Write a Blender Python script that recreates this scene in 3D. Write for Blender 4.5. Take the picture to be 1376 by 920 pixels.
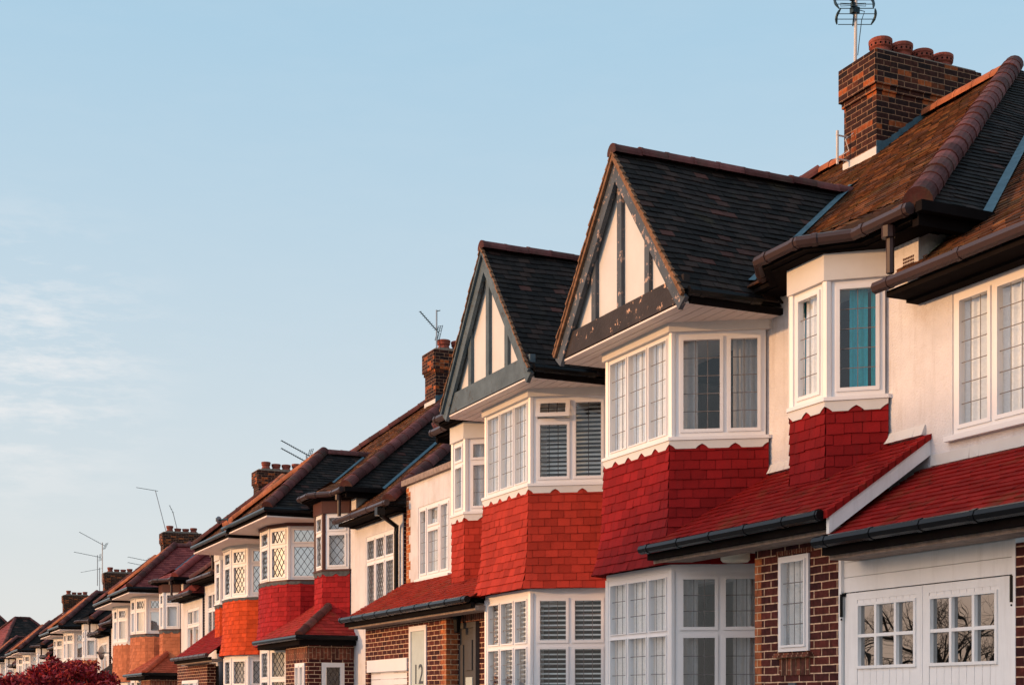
import bpy, bmesh, math, random
from mathutils import Vector
R = math.radians
random.seed(7)
for o in list(bpy.data.objects): bpy.data.objects.remove(o)
scn = bpy.context.scene
col = scn.collection

# ------------------------------------------------------------------ camera
cam = bpy.data.cameras.new('camera'); cam_o = bpy.data.objects.new('camera', cam); col.objects.link(cam_o)
cam_o.location = (0, 0, 1.6); cam_o.rotation_euler = (R(90), 0, R(-24.5))
cam.sensor_width = 36; cam.lens = 1923*36/1376
cam.shift_y = 484/1376; cam.clip_end = 5000; cam.clip_start = .05
scn.camera = cam_o

# ------------------------------------------------------------------ light
HAZE_LO, HAZE_HI = .92, .72
HAZE_C0, HAZE_C1, CLOUD_C = (4.75, 4.62, 4.45, 1), (2.85, 4.2, 5.2, 1), (5.4, 5.2, 5.1, 1)
SUN_EL, SUN_AZ = R(8), R(-76)          # azimuth measured from +Y towards +X
sun_dir = Vector((math.sin(SUN_AZ)*math.cos(SUN_EL), math.cos(SUN_AZ)*math.cos(SUN_EL), math.sin(SUN_EL)))
w = bpy.data.worlds.new('World'); scn.world = w; w.use_nodes = True
nt = w.node_tree; nt.nodes.clear()
wo = nt.nodes.new('ShaderNodeOutputWorld'); bg = nt.nodes.new('ShaderNodeBackground')
sky = nt.nodes.new('ShaderNodeTexSky'); sky.sky_type = 'NISHITA'; sky.sun_disc = False
sky.sun_elevation = SUN_EL; sky.sun_rotation = SUN_AZ
sky.air_density = 1.0; sky.dust_density = 1.6; sky.ozone_density = 1.2; sky.altitude = 50
tc = nt.nodes.new('ShaderNodeTexCoord')
def wn(t, **k):
    n = nt.nodes.new(t)
    for a, v in k.items():
        if a in n.inputs.keys(): n.inputs[a].default_value = v
        else: setattr(n, a, v)
    return n
WL = nt.links.new
# thin high haze whitens the sky, most of all near the horizon
sep = wn('ShaderNodeSeparateXYZ'); WL(tc.outputs['Generated'], sep.inputs[0])
hz = wn('ShaderNodeMapRange'); WL(sep.outputs['Z'], hz.inputs['Value'])
hz.inputs['From Min'].default_value = 0.0; hz.inputs['From Max'].default_value = .55; hz.inputs['To Min'].default_value = HAZE_LO; hz.inputs['To Max'].default_value = HAZE_HI
mh = wn('ShaderNodeMix', data_type='RGBA'); WL(hz.outputs['Result'], mh.inputs['Factor']); WL(sky.outputs['Color'], mh.inputs['A'])
hc = wn('ShaderNodeMix', data_type='RGBA')
hr = wn('ShaderNodeMapRange'); WL(sep.outputs['Z'], hr.inputs['Value']); hr.inputs['From Max'].default_value = .42
WL(hr.outputs['Result'], hc.inputs['Factor']); hc.inputs['A'].default_value = HAZE_C0; hc.inputs['B'].default_value = HAZE_C1
WL(hc.outputs['Result'], mh.inputs['B'])
sd = wn('ShaderNodeVectorMath', operation='DOT_PRODUCT'); WL(tc.outputs['Generated'], sd.inputs[0]); sd.inputs[1].default_value = tuple(sun_dir)
sf = wn('ShaderNodeMapRange', interpolation_type='SMOOTHSTEP'); WL(sd.outputs['Value'], sf.inputs['Value']); sf.inputs['From Min'].default_value = .22; sf.inputs['From Max'].default_value = .95; sf.inputs['To Max'].default_value = 1.
mg = wn('ShaderNodeMix', data_type='RGBA'); WL(sf.outputs['Result'], mg.inputs['Factor']); WL(mh.outputs['Result'], mg.inputs['A']); 
gz = wn('ShaderNodeMapRange'); WL(sep.outputs['Z'], gz.inputs['Value']); gz.inputs['From Min'].default_value = .06; gz.inputs['From Max'].default_value = .30
gc = wn('ShaderNodeMix', data_type='RGBA'); WL(gz.outputs['Result'], gc.inputs['Factor']); gc.inputs['A'].default_value = (5.0, 3.5, 2.6, 1); gc.inputs['B'].default_value = (8.8, 9.3, 10.7, 1); WL(gc.outputs['Result'], mg.inputs['B'])
hf = wn('ShaderNodeMapRange', interpolation_type='SMOOTHSTEP'); WL(sd.outputs['Value'], hf.inputs['Value']); hf.inputs['From Min'].default_value = .87; hf.inputs['From Max'].default_value = 1.
ha = wn('ShaderNodeMix', data_type='RGBA'); WL(hf.outputs['Result'], ha.inputs['Factor']); WL(mg.outputs['Result'], ha.inputs['A']); ha.inputs['B'].default_value = (22, 13, 6, 1); mh = ha
# wispy cloud bank low in the sky beyond the end of the street
mp = wn('ShaderNodeMapping'); mp.inputs['Scale'].default_value = (2.0, 2.0, 8.0); mp.inputs['Rotation'].default_value = (0, R(12), 0)
nz = wn('ShaderNodeTexNoise', Scale=7.5, Detail=10., Roughness=.66); WL(tc.outputs['Generated'], mp.inputs['Vector']); WL(mp.outputs['Vector'], nz.inputs['Vector'])
cd = wn('ShaderNodeVectorMath', operation='DISTANCE'); WL(tc.outputs['Generated'], cd.inputs[0]); cd.inputs[1].default_value = (math.sin(R(5.5))*math.cos(R(12.7)), math.cos(R(5.5))*math.cos(R(12.7)), math.sin(R(12.7)))
cm_ = wn('ShaderNodeMapRange', interpolation_type='SMOOTHSTEP'); WL(cd.outputs['Value'], cm_.inputs['Value']); cm_.inputs['From Min'].default_value = .0; cm_.inputs['From Max'].default_value = .125; cm_.inputs['To Min'].default_value = 1.; cm_.inputs['To Max'].default_value = .03
rp = wn('ShaderNodeMapRange'); WL(nz.outputs['Fac'], rp.inputs['Value']); rp.inputs['From Min'].default_value = .44; rp.inputs['From Max'].default_value = .62; rp.inputs['To Max'].default_value = .60
cf = wn('ShaderNodeMath', operation='MULTIPLY'); WL(rp.outputs['Result'], cf.inputs[0]); WL(cm_.outputs['Result'], cf.inputs[1])
hs = wn('ShaderNodeMix', data_type='RGBA'); hs.inputs['B'].default_value = CLOUD_C
WL(cf.outputs[0], hs.inputs['Factor']); WL(mh.outputs['Result'], hs.inputs['A']); WL(hs.outputs['Result'], bg.inputs['Color'])
bg.inputs['Strength'].default_value = .10
nt.links.new(bg.outputs['Background'], wo.inputs['Surface'])
sl = bpy.data.lights.new('sun', 'SUN'); sl.energy = 2.0; sl.angle = R(1.5); sl.color = (.84, .44, .19)
so = bpy.data.objects.new('sun', sl); col.objects.link(so)
so.rotation_euler = sun_dir.to_track_quat('Z', 'Y').to_euler(); so.location = (-20, 30, 20)
scn.view_settings.view_transform = 'Standard'; scn.view_settings.look = 'None'
scn.view_settings.exposure = .82; scn.view_settings.gamma = 1
scn.render.engine = 'CYCLES'

# ------------------------------------------------------------------ materials
def N(nt, t, **k):
    n = nt.nodes.new(t)
    for a, v in k.items():
        if a in n.inputs.keys(): n.inputs[a].default_value = v
        else: setattr(n, a, v)
    return n
def c4(c): return (c[0], c[1], c[2], 1)
def mat(name, color, rough=.6, metal=0, spec=.15, var=.12, vscale=3.0, bump=0, bscale=60, dirt=None, dscale=1.5, dlo=.55, dhi=.75, tile=False, tvar=.35, tilecols=None, coat=0, streak=0, scol=(.3, .25, .2)):
    m = bpy.data.materials.new(name); m.use_nodes = True; t = m.node_tree
    b = t.nodes['Principled BSDF']; b.inputs['Roughness'].default_value = rough; b.inputs['Metallic'].default_value = metal
    b.inputs['Specular IOR Level'].default_value = spec; b.inputs['Coat Weight'].default_value = coat
    L = t.links.new
    co = N(t, 'ShaderNodeTexCoord')
    n = N(t, 'ShaderNodeTexNoise', Scale=vscale, Detail=6., Roughness=.65); L(co.outputs['Object'], n.inputs['Vector'])
    mr = N(t, 'ShaderNodeMapRange'); mr.inputs['From Min'].default_value = .3; mr.inputs['From Max'].default_value = .7
    mr.inputs['To Min'].default_value = 1-var; mr.inputs['To Max'].default_value = 1+var
    L(n.outputs['Fac'], mr.inputs['Value'])
    mul = N(t, 'ShaderNodeMix', data_type='RGBA', blend_type='MULTIPLY'); mul.inputs['Factor'].default_value = 1
    mul.inputs['A'].default_value = c4(color)
    if tilecols:
        at = N(t, 'ShaderNodeAttribute', attribute_name='rnd')
        r = N(t, 'ShaderNodeValToRGB'); L(at.outputs['Fac'], r.inputs['Fac'])
        e = r.color_ramp.elements
        for i, (p, cc) in enumerate(tilecols):
            if i < 2: e[i].position = p; e[i].color = c4(cc)
            else: q = e.new(p); q.color = c4(cc)
        L(r.outputs['Color'], mul.inputs['A'])
    elif tile:
        at = N(t, 'ShaderNodeAttribute', attribute_name='rnd')
        r = N(t, 'ShaderNodeMapRange'); r.inputs['To Min'].default_value = 1-tvar; r.inputs['To Max'].default_value = 1+tvar*.5
        L(at.outputs['Fac'], r.inputs['Value'])
        mm = N(t, 'ShaderNodeMix', data_type='RGBA', blend_type='MULTIPLY'); mm.inputs['Factor'].default_value = 1; mm.inputs['A'].default_value = c4(color)
        cm = N(t, 'ShaderNodeCombineColor'); [L(r.outputs['Result'], cm.inputs[i]) for i in range(3)]
        L(cm.outputs['Color'], mm.inputs['B']); L(mm.outputs['Result'], mul.inputs['A'])
    cb = N(t, 'ShaderNodeCombineColor'); [L(mr.outputs['Result'], cb.inputs[i]) for i in range(3)]
    L(cb.outputs['Color'], mul.inputs['B'])
    out = mul.outputs['Result']
    if dirt:
        dn = N(t, 'ShaderNodeTexNoise', Scale=dscale, Detail=10., Roughness=.7); L(co.outputs['Object'], dn.inputs['Vector'])
        dr = N(t, 'ShaderNodeMapRange'); dr.inputs['From Min'].default_value = dlo; dr.inputs['From Max'].default_value = dhi; L(dn.outputs['Fac'], dr.inputs['Value'])
        dm = N(t, 'ShaderNodeMix', data_type='RGBA'); L(dr.outputs['Result'], dm.inputs['Factor']); L(out, dm.inputs['A']); dm.inputs['B'].default_value = c4(dirt)
        out = dm.outputs['Result']
    if streak:    # rain-washed grime running down the surface
        ms = N(t, 'ShaderNodeMapping'); ms.inputs['Scale'].default_value = (9, 9, .8); L(co.outputs['Object'], ms.inputs['Vector'])
        s1 = N(t, 'ShaderNodeTexNoise', Scale=1., Detail=8., Roughness=.7); L(ms.outputs['Vector'], s1.inputs['Vector'])
        sr = N(t, 'ShaderNodeMapRange'); sr.inputs['From Min'].default_value = .52; sr.inputs['From Max'].default_value = .78; sr.inputs['To Max'].default_value = streak; L(s1.outputs['Fac'], sr.inputs['Value'])
        sm = N(t, 'ShaderNodeMix', data_type='RGBA'); L(sr.outputs['Result'], sm.inputs['Factor']); L(out, sm.inputs['A']); sm.inputs['B'].default_value = c4(scol)
        out = sm.outputs['Result']
    L(out, b.inputs['Base Color'])
    if bump:
        bn = N(t, 'ShaderNodeTexNoise', Scale=bscale, Detail=4.); L(co.outputs['Object'], bn.inputs['Vector'])
        bp = N(t, 'ShaderNodeBump'); bp.inputs['Strength'].default_value = bump; bp.inputs['Distance'].default_value = .01
        L(bn.outputs['Fac'], bp.inputs['Height']); L(bp.outputs['Normal'], b.inputs['Normal'])
    return m
def brick_mat(name, c1, c2, mortar, rough=.8, soldier=False, bias=-.1, patch=None):
    m = bpy.data.materials.new(name); m.use_nodes = True; t = m.node_tree; b = t.nodes['Principled BSDF']; L = t.links.new
    b.inputs['Roughness'].default_value = rough; b.inputs['Specular IOR Level'].default_value = .1
    co = N(t, 'ShaderNodeTexCoord'); sx = N(t, 'ShaderNodeSeparateXYZ'); L(co.outputs['Object'], sx.inputs[0])
    ge = N(t, 'ShaderNodeNewGeometry'); sn = N(t, 'ShaderNodeSeparateXYZ'); L(ge.outputs['True Normal'], sn.inputs[0])
    ab = N(t, 'ShaderNodeMath', operation='ABSOLUTE'); L(sn.outputs['X'], ab.inputs[0])
    gt = N(t, 'ShaderNodeMath', operation='GREATER_THAN'); L(ab.outputs[0], gt.inputs[0]); gt.inputs[1].default_value = .5
    mx = N(t, 'ShaderNodeMix', data_type='FLOAT'); L(gt.outputs[0], mx.inputs['Factor']); L(sx.outputs['X'], mx.inputs['A']); L(sx.outputs['Y'], mx.inputs['B'])
    cb = N(t, 'ShaderNodeCombineXYZ')
    if soldier: L(mx.outputs['Result'], cb.inputs['Y']); L(sx.outputs['Z'], cb.inputs['X'])
    else: L(mx.outputs['Result'], cb.inputs['X']); L(sx.outputs['Z'], cb.inputs['Y'])
    dn = N(t, 'ShaderNodeTexNoise', Scale=9.); L(cb.outputs[0], dn.inputs['Vector'])
    dv = N(t, 'ShaderNodeVectorMath', operation='SCALE'); L(dn.outputs['Color'], dv.inputs[0]); dv.inputs['Scale'].default_value = .008
    av = N(t, 'ShaderNodeVectorMath', operation='ADD'); L(cb.outputs[0], av.inputs[0]); L(dv.outputs[0], av.inputs[1])
    br = N(t, 'ShaderNodeTexBrick'); L(av.outputs[0], br.inputs['Vector'])
    br.inputs['Scale'].default_value = 1; br.inputs['Brick Width'].default_value = .225; br.inputs['Row Height'].default_value = .075
    br.inputs['Mortar Size'].default_value = .0062; br.inputs['Mortar Smooth'].default_value = .25; br.inputs['Bias'].default_value = bias
    br.inputs['Color1'].default_value = c4(c1); br.inputs['Color2'].default_value = c4(c2); br.inputs['Mortar'].default_value = c4(mortar)
    n = N(t, 'ShaderNodeTexNoise', Scale=22., Detail=6.); L(co.outputs['Object'], n.inputs['Vector'])
    mr = N(t, 'ShaderNodeMapRange'); mr.inputs['From Min'].default_value = .3; mr.inputs['From Max'].default_value = .7; mr.inputs['To Min'].default_value = .6; mr.inputs['To Max'].default_value = 1.35
    L(n.outputs['Fac'], mr.inputs['Value']); cc = N(t, 'ShaderNodeCombineColor'); [L(mr.outputs['Result'], cc.inputs[i]) for i in range(3)]
    mu = N(t, 'ShaderNodeMix', data_type='RGBA', blend_type='MULTIPLY'); mu.inputs['Factor'].default_value = 1
    src = br.outputs['Color']
    if patch:
        xy = N(t, 'ShaderNodeSeparateXYZ'); L(cb.outputs[0], xy.inputs[0])
        def mth(op, *v):
            q = N(t, 'ShaderNodeMath', operation=op)
            for i, x in enumerate(v):
                if isinstance(x, (int, float)): q.inputs[i].default_value = x
                else: L(x, q.inputs[i])
            return q.outputs[0]
        row = mth('FLOOR', mth('DIVIDE', xy.outputs['Y'], .075)); odd = mth('MULTIPLY', mth('MODULO', mth('ABSOLUTE', row), 2.), .5)
        cx = mth('FLOOR', mth('ADD', mth('DIVIDE', xy.outputs['X'], .225), odd))
        cid = N(t, 'ShaderNodeCombineXYZ'); L(cx, cid.inputs[0]); L(row, cid.inputs[1])
        pn = N(t, 'ShaderNodeTexWhiteNoise'); L(cid.outputs[0], pn.inputs['Vector'])
        pr = N(t, 'ShaderNodeMapRange'); pr.inputs['From Min'].default_value = .84; pr.inputs['From Max'].default_value = .98; L(pn.outputs['Value'], pr.inputs['Value'])
        i2 = N(t, 'ShaderNodeMath', operation='SUBTRACT'); i2.inputs[0].default_value = 1; L(br.outputs['Fac'], i2.inputs[1])
        pm = N(t, 'ShaderNodeMath', operation='MULTIPLY'); L(pr.outputs['Result'], pm.inputs[0]); L(i2.outputs[0], pm.inputs[1])
        px = N(t, 'ShaderNodeMix', data_type='RGBA'); L(pm.outputs[0], px.inputs['Factor']); L(src, px.inputs['A']); px.inputs['B'].default_value = c4(patch); src = px.outputs['Result']
    L(src, mu.inputs['A']); L(cc.outputs['Color'], mu.inputs['B']); L(mu.outputs['Result'], b.inputs['Base Color'])
    bp = N(t, 'ShaderNodeBump'); bp.inputs['Strength'].default_value = .8; bp.inputs['Distance'].default_value = .008
    iv = N(t, 'ShaderNodeMath', operation='SUBTRACT'); iv.inputs[0].default_value = 1; L(br.outputs['Fac'], iv.inputs[1])
    ad = N(t, 'ShaderNodeMath', operation='MULTIPLY_ADD'); L(n.outputs['Fac'], ad.inputs[0]); ad.inputs[1].default_value = .4; L(iv.outputs[0], ad.inputs[2])
    L(ad.outputs[0], bp.inputs['Height']); L(bp.outputs['Normal'], b.inputs['Normal'])
    return m
def glass_mat(name, tint=(.93, .96, .97), base=.10):
    m = bpy.data.materials.new(name); m.use_nodes = True; t = m.node_tree; t.nodes.clear(); L = t.links.new
    o = N(t, 'ShaderNodeOutputMaterial'); tr = N(t, 'ShaderNodeBsdfTransparent'); tr.inputs['Color'].default_value = c4(tint)
    gl = N(t, 'ShaderNodeBsdfGlossy'); gl.inputs['Roughness'].default_value = .0; gl.inputs['Color'].default_value = (1, 1, 1, 1)
    lw = N(t, 'ShaderNodeLayerWeight'); lw.inputs['Blend'].default_value = .5
    pw = N(t, 'ShaderNodeMath', operation='POWER'); L(lw.outputs['Facing'], pw.inputs[0]); pw.inputs[1].default_value = 3.0
    ml = N(t, 'ShaderNodeMath', operation='MULTIPLY_ADD'); L(pw.outputs[0], ml.inputs[0]); ml.inputs[1].default_value = .85; ml.inputs[2].default_value = base
    cl = N(t, 'ShaderNodeMath', operation='MINIMUM'); L(ml.outputs[0], cl.inputs[0]); cl.inputs[1].default_value = 1
    co = N(t, 'ShaderNodeTexCoord'); nn = N(t, 'ShaderNodeTexNoise', Scale=2.2, Detail=1.); L(co.outputs['Object'], nn.inputs['Vector'])
    bp = N(t, 'ShaderNodeBump'); bp.inputs['Strength'].default_value = .12; bp.inputs['Distance'].default_value = .02; L(nn.outputs['Fac'], bp.inputs['Height']); L(bp.outputs['Normal'], gl.inputs['Normal'])
    mx = N(t, 'ShaderNodeMixShader'); L(cl.outputs[0], mx.inputs[0]); L(tr.outputs[0], mx.inputs[1]); L(gl.outputs[0], mx.inputs[2]); L(mx.outputs[0], o.inputs['Surface'])
    return m
def cloth_mat(name, color, trans=.35):
    m = bpy.data.materials.new(name); m.use_nodes = True; t = m.node_tree; t.nodes.clear(); L = t.links.new
    o = N(t, 'ShaderNodeOutputMaterial'); d = N(t, 'ShaderNodeBsdfDiffuse'); d.inputs['Color'].default_value = c4(color)
    co = N(t, 'ShaderNodeTexCoord'); n = N(t, 'ShaderNodeTexNoise', Scale=40., Detail=3.); L(co.outputs['Object'], n.inputs['Vector'])
    hv = N(t, 'ShaderNodeMix', data_type='RGBA'); L(n.outputs['Fac'], hv.inputs['Factor']); hv.inputs['A'].default_value = c4([x*.8 for x in color]); hv.inputs['B'].default_value = c4([min(1, x*1.15) for x in color]); L(hv.outputs['Result'], d.inputs['Color'])
    tl = N(t, 'ShaderNodeBsdfTranslucent'); tl.inputs['Color'].default_value = c4(color)
    mx = N(t, 'ShaderNodeMixShader'); mx.inputs[0].default_value = trans; L(d.outputs[0], mx.inputs[1]); L(tl.outputs[0], mx.inputs[2]); L(mx.outputs[0], o.inputs['Surface'])
    return m
M = {}
M['render'] = mat('white_render', (.62, .605, .62), .9, streak=.45, scol=(.34, .28, .23), spec=.05, var=.10, vscale=2.2, bump=.8, bscale=55, dirt=(.45, .38, .33), dscale=1.3, dlo=.54, dhi=.86)
M['cream'] = mat('cream_paint', (.62, .60, .58), .6, var=.05, bump=.1)
M['upvc'] = mat('white_plastic', (.76, .74, .745), .35, spec=.4, var=.03)
M['whitewood'] = mat('white_painted_wood', (.82, .805, .80), .5, streak=.3, scol=(.4, .36, .32), var=.05, bump=.1, bscale=30, dirt=(.4, .36, .33), dscale=3, dlo=.66, dhi=.85)
M['soffit'] = mat('soffit_board', (.72, .62, .56), .5, var=.05)
M['brick'] = brick_mat('dark_red_brick', (.10, .024, .018), (.028, .010, .012), (.62, .42, .28))
M['brickorange'] = brick_mat('orange_brick', (.42, .13, .045), (.17, .05, .03), (.55, .38, .24))
M['brickchim'] = brick_mat('sooty_brick', (.060, .020, .014), (.018, .010, .010), (.25, .14, .085), bias=.1, patch=(.34, .085, .025))
M['soldier'] = brick_mat('soldier_brick', (.20, .06, .035), (.06, .025, .02), (.32, .20, .13), soldier=True)
rt = [(0, (.009, .008, .008)), (.7, (.022, .017, .016)), (.95, (.040, .024, .020)), (1, (.085, .034, .028))]
M['rooftile'] = mat('weathered_roof_tile', (.1, .06, .05), .85, var=.35, vscale=5, tilecols=rt, bump=.5, bscale=50, streak=.5, scol=(.05, .042, .03), dirt=(.07, .05, .022), dscale=1.6, dlo=.60, dhi=.85)  # base tile; serves as the shaded copy beside sunlit-toned front slopes
rt2 = [(0, (.040, .020, .013)), (.5, (.090, .036, .020)), (.85, (.14, .054, .026)), (1, (.22, .095, .04))]
M['roofsunlit'] = mat('mossy_sunlit_tone_roof_tile', (.1, .06, .05), .9, var=.35, vscale=6, tilecols=rt2, bump=.5, bscale=50, dirt=(.09, .07, .025), dscale=2.2, dlo=.50, dhi=.78)  # same tile with warm sunlight put into its colour, plus moss patches
rt3 = [(0, (.16, .035, .035)), (.5, (.22, .05, .045)), (1, (.28, .07, .06))]
M['roofwine'] = mat('plum_roof_tile', (.2, .06, .05), .7, var=.15, tilecols=rt3)
M['ridge'] = mat('ridge_tile_clay', (.13, .045, .042), .85, var=.4, vscale=5, tile=True, tvar=.5, bump=.3, bscale=40, dirt=(.07, .06, .045), dscale=3, dlo=.5, dhi=.75)
M['ridgesunlit'] = mat('sunlit_tone_ridge_clay', (.40, .13, .06), .8, var=.3, vscale=5, tile=True, tvar=.3, dirt=(.14, .08, .03), dscale=3, dlo=.55, dhi=.8)  # copy of the ridge clay with orange sunlight put into its colour
def paint(n, c, moss=None): return mat(n, c, .75, spec=.06, var=.10, vscale=2.5, tile=True, tvar=.24, streak=.6, scol=[x*.45+.012 for x in c], bump=.25, bscale=30, dirt=moss or [x*.45 for x in c], dscale=2.5, dlo=.52 if moss else .55, dhi=.80 if moss else .95)
M['red10'] = paint('deep_red_tile_paint', (.235, .011, .012))
M['red10roof'] = paint('deep_red_roof_paint', (.25, .012, .011), (.10, .05, .02))
M['red12'] = paint('bright_red_tile_paint', (.38, .036, .022))
M['red12roof'] = paint('worn_red_roof_paint', (.26, .025, .014), (.10, .05, .02))
M['redwine'] = paint('wine_red_tile_paint', (.33, .018, .020))
M['wineroof'] = paint('wine_red_roof_paint', (.34, .035, .03), (.13, .07, .02))
M['redorange'] = paint('orange_red_tile_paint', (.54, .066, .018))
M['terracotta'] = paint('terracotta_tile', (.47, .16, .08))
M['terraroof'] = paint('terracotta_roof_tile', (.36, .085, .05), (.2, .09, .04))
M['greywood'] = mat('flaking_blue_grey_timber', (.070, .082, .098), .6, var=.25, bump=.4, bscale=25, dirt=(.40, .28, .23), dscale=11, dlo=.565, dhi=.60)
M['bluewood'] = mat('worn_blue_grey_timber', (.085, .115, .135), .6, var=.3, bump=.3, bscale=25, dirt=(.06, .055, .05), dscale=9, dlo=.58, dhi=.66)
M['blackwood'] = mat('flaking_black_timber', (.035, .026, .024), .6, var=.3, bump=.5, bscale=25, dirt=(.60, .36, .24), dscale=8, dlo=.605, dhi=.635)
M['brownwood'] = mat('brown_stained_board', (.085, .035, .030), .5, var=.1)
M['dark'] = mat('black_stained_board', (.010, .008, .008), .9, spec=.02, var=.3)
M['gutterbrown'] = mat('brown_plastic_gutter', (.050, .030, .029), .35, spec=.22, var=.1)
M['gutterblack'] = mat('black_gutter', (.006, .006, .007), .22, spec=.13, var=.2)
M['lead'] = mat('lead_flashing', (.065, .125, .16), .6, var=.3, vscale=8)
M['darklead'] = mat('dark_lead_apron', (.075, .078, .08), .7, var=.4, vscale=10)
M['leadgrid'] = mat('lead_came', (.16, .15, .15), .6)
M['darkgrid'] = mat('dark_came', (.04, .04, .045), .5)
M['verge'] = mat('mortar_verge', (.20, .105, .06), .9, var=.4, vscale=20, bump=.5, bscale=60)
M['roughwood'] = mat('weathered_fascia', (.26, .20, .17), .85, var=.35, vscale=12, bump=.6, bscale=40)
M['pot'] = mat('clay_chimney_pot', (.24, .062, .042), .75, var=.4, vscale=8)
M['flaunch'] = mat('mortar_flaunching', (.22, .17, .14), .95, var=.4, vscale=12, bump=.6)
M['metal'] = mat('aerial_metal', (.32, .34, .36), .4, metal=.6)
M['darkmetal'] = mat('dark_aerial_metal', (.03, .055, .07), .4, metal=.2)
M['palemast'] = mat('pale_mast', (.62, .56, .52), .5)
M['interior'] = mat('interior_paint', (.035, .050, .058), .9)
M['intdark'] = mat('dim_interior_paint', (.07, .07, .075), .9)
M['door'] = mat('charcoal_door', (.075, .072, .072), .4, var=.1)
M['lampglass'] = mat('frosted_lamp_glass', (.75, .68, .55), .3)
M['teal'] = cloth_mat('teal_curtain_cloth', (.04, .50, .60), .2)
M['net'] = cloth_mat('white_net_curtain', (.88, .90, .92), .12)
M['greycloth'] = cloth_mat('pale_lined_curtain', (.72, .70, .70))
M['blind'] = mat('white_blind_slat', (.74, .78, .78), .5)
M['glass'] = glass_mat('window_glass', base=.055)
M['glassdark'] = glass_mat('garage_glass', (.10, .10, .10), base=.33)
M['glassbright'] = glass_mat('lattice_glass', base=.48)
M['frosted'] = mat('frosted_door_glass', (.46, .52, .50), .25, var=.1)
M['slategrey'] = mat('slate_plaque', (.07, .08, .09), .5)
M['asphalt'] = mat('asphalt', (.05, .05, .052), .9, var=.3, vscale=20, bump=.5, bscale=120)
M['paving'] = mat('concrete_paving', (.30, .28, .26), .9, var=.15, bump=.3)
M['kerbm'] = mat('kerb_concrete', (.36, .34, .31), .85)
M['grassm'] = mat('garden_ground', (.07, .09, .035), .95, var=.4, vscale=8, bump=.8, bscale=40)
M['bark'] = mat('bark', (.06, .045, .035), .9, var=.3)

# ------------------------------------------------------------------ mesh builder
class MB:
    def __init__(s): s.v = []; s.f = []; s.r = []
    def face(s, pts, r=None):
        i = len(s.v); s.v += [tuple(p) for p in pts]; s.f.append(tuple(range(i, i+len(pts)))); s.r.append(random.random() if r is None else r)
    def box(s, x0, x1, y0, y1, z0, z1): s.hexa([(x0, y0, z0), (x1, y0, z0), (x1, y1, z0), (x0, y1, z0), (x0, y0, z1), (x1, y0, z1), (x1, y1, z1), (x0, y1, z1)])
    def hexa(s, p, r=None):
        i = len(s.v); s.v += [tuple(q) for q in p]; r = random.random() if r is None else r
        for f in ((0, 3, 2, 1), (4, 5, 6, 7), (0, 1, 5, 4), (1, 2, 6, 5), (2, 3, 7, 6), (3, 0, 4, 7)): s.f.append(tuple(i+k for k in f)); s.r.append(r)
    def prism(s, poly, z0, z1):
        n = len(poly); i = len(s.v); r = random.random()
        s.v += [(p[0], p[1], z0) for p in poly] + [(p[0], p[1], z1) for p in poly]
        s.f.append(tuple(range(i+n-1, i-1, -1))); s.f.append(tuple(range(i+n, i+2*n))); s.r += [r, r]
        for k in range(n): s.f.append((i+k, i+(k+1) % n, i+n+(k+1) % n, i+n+k)); s.r.append(r)
    def extr(s, poly, d):      # 3-D polygon extruded along d
        n = len(poly); i = len(s.v); r = random.random(); d = Vector(d)
        s.v += [tuple(Vector(p)) for p in poly] + [tuple(Vector(p)+d) for p in poly]
        s.f.append(tuple(range(i+n-1, i-1, -1))); s.f.append(tuple(range(i+n, i+2*n))); s.r += [r, r]
        for k in range(n): s.f.append((i+k, i+(k+1) % n, i+n+(k+1) % n, i+n+k)); s.r.append(r)
    def tube(s, path, rad, n=8, caps=True, half=False):
        P = [Vector(p) for p in path]; rings = []
        rads = rad if isinstance(rad, (list, tuple)) else [rad]*len(P)
        for k, p in enumerate(P):
            d = ((P[k+1]-p) if k < len(P)-1 else (p-P[k-1]))
            if 0 < k < len(P)-1: d = (P[k+1]-p).normalized() + (p-P[k-1]).normalized()
            d.normalize(); a = Vector((0, 0, 1)) if abs(d.z) < .95 else Vector((1, 0, 0))
            x = d.cross(a).normalized(); y = x.cross(d).normalized()
            rings.append([p + (x*math.cos(t)+y*math.sin(t))*rads[k] for t in [2*math.pi*j/n for j in range(n)]])
        i = len(s.v); r = random.random()
        for rg in rings: s.v += [tuple(q) for q in rg]
        for k in range(len(P)-1):
            for j in range(n): a = i+k*n; s.f.append((a+j, a+(j+1) % n, a+n+(j+1) % n, a+n+j)); s.r.append(r)
        if caps: s.f.append(tuple(range(i+n-1, i-1, -1))); s.f.append(tuple(range(i+(len(P)-1)*n, i+len(P)*n))); s.r += [r, r]
    def lathe(s, c, prof, n=16):
        i = len(s.v); r = random.random()
        for (rad, z) in prof: s.v += [(c[0]+rad*math.cos(2*math.pi*j/n), c[1]+rad*math.sin(2*math.pi*j/n), c[2]+z) for j in range(n)]
        for k in range(len(prof)-1):
            for j in range(n): a = i+k*n; s.f.append((a+j, a+(j+1) % n, a+n+(j+1) % n, a+n+j)); s.r.append(r)
    def build(s, name, m, parent=None, xf=None, smooth=False, m2=None):
        if not s.v: return None
        me = bpy.data.meshes.new(name); vs = [xf(p) for p in s.v] if xf else s.v
        me.from_pydata(vs, [], s.f); a = me.attributes.new('rnd', 'FLOAT', 'FACE'); a.data.foreach_set('value', s.r)
        me.materials.append(M[m] if isinstance(m, str) else m)
        if m2: me.materials.append(M[m2[0]]); me.polygons.foreach_set('material_index', [1 if i >= m2[1] else 0 for i in range(len(s.f))])
        if smooth: me.polygons.foreach_set('use_smooth', [True]*len(me.polygons))
        o = bpy.data.objects.new(name, me); col.objects.link(o)
        if parent: o.parent = parent
        return o
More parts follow.
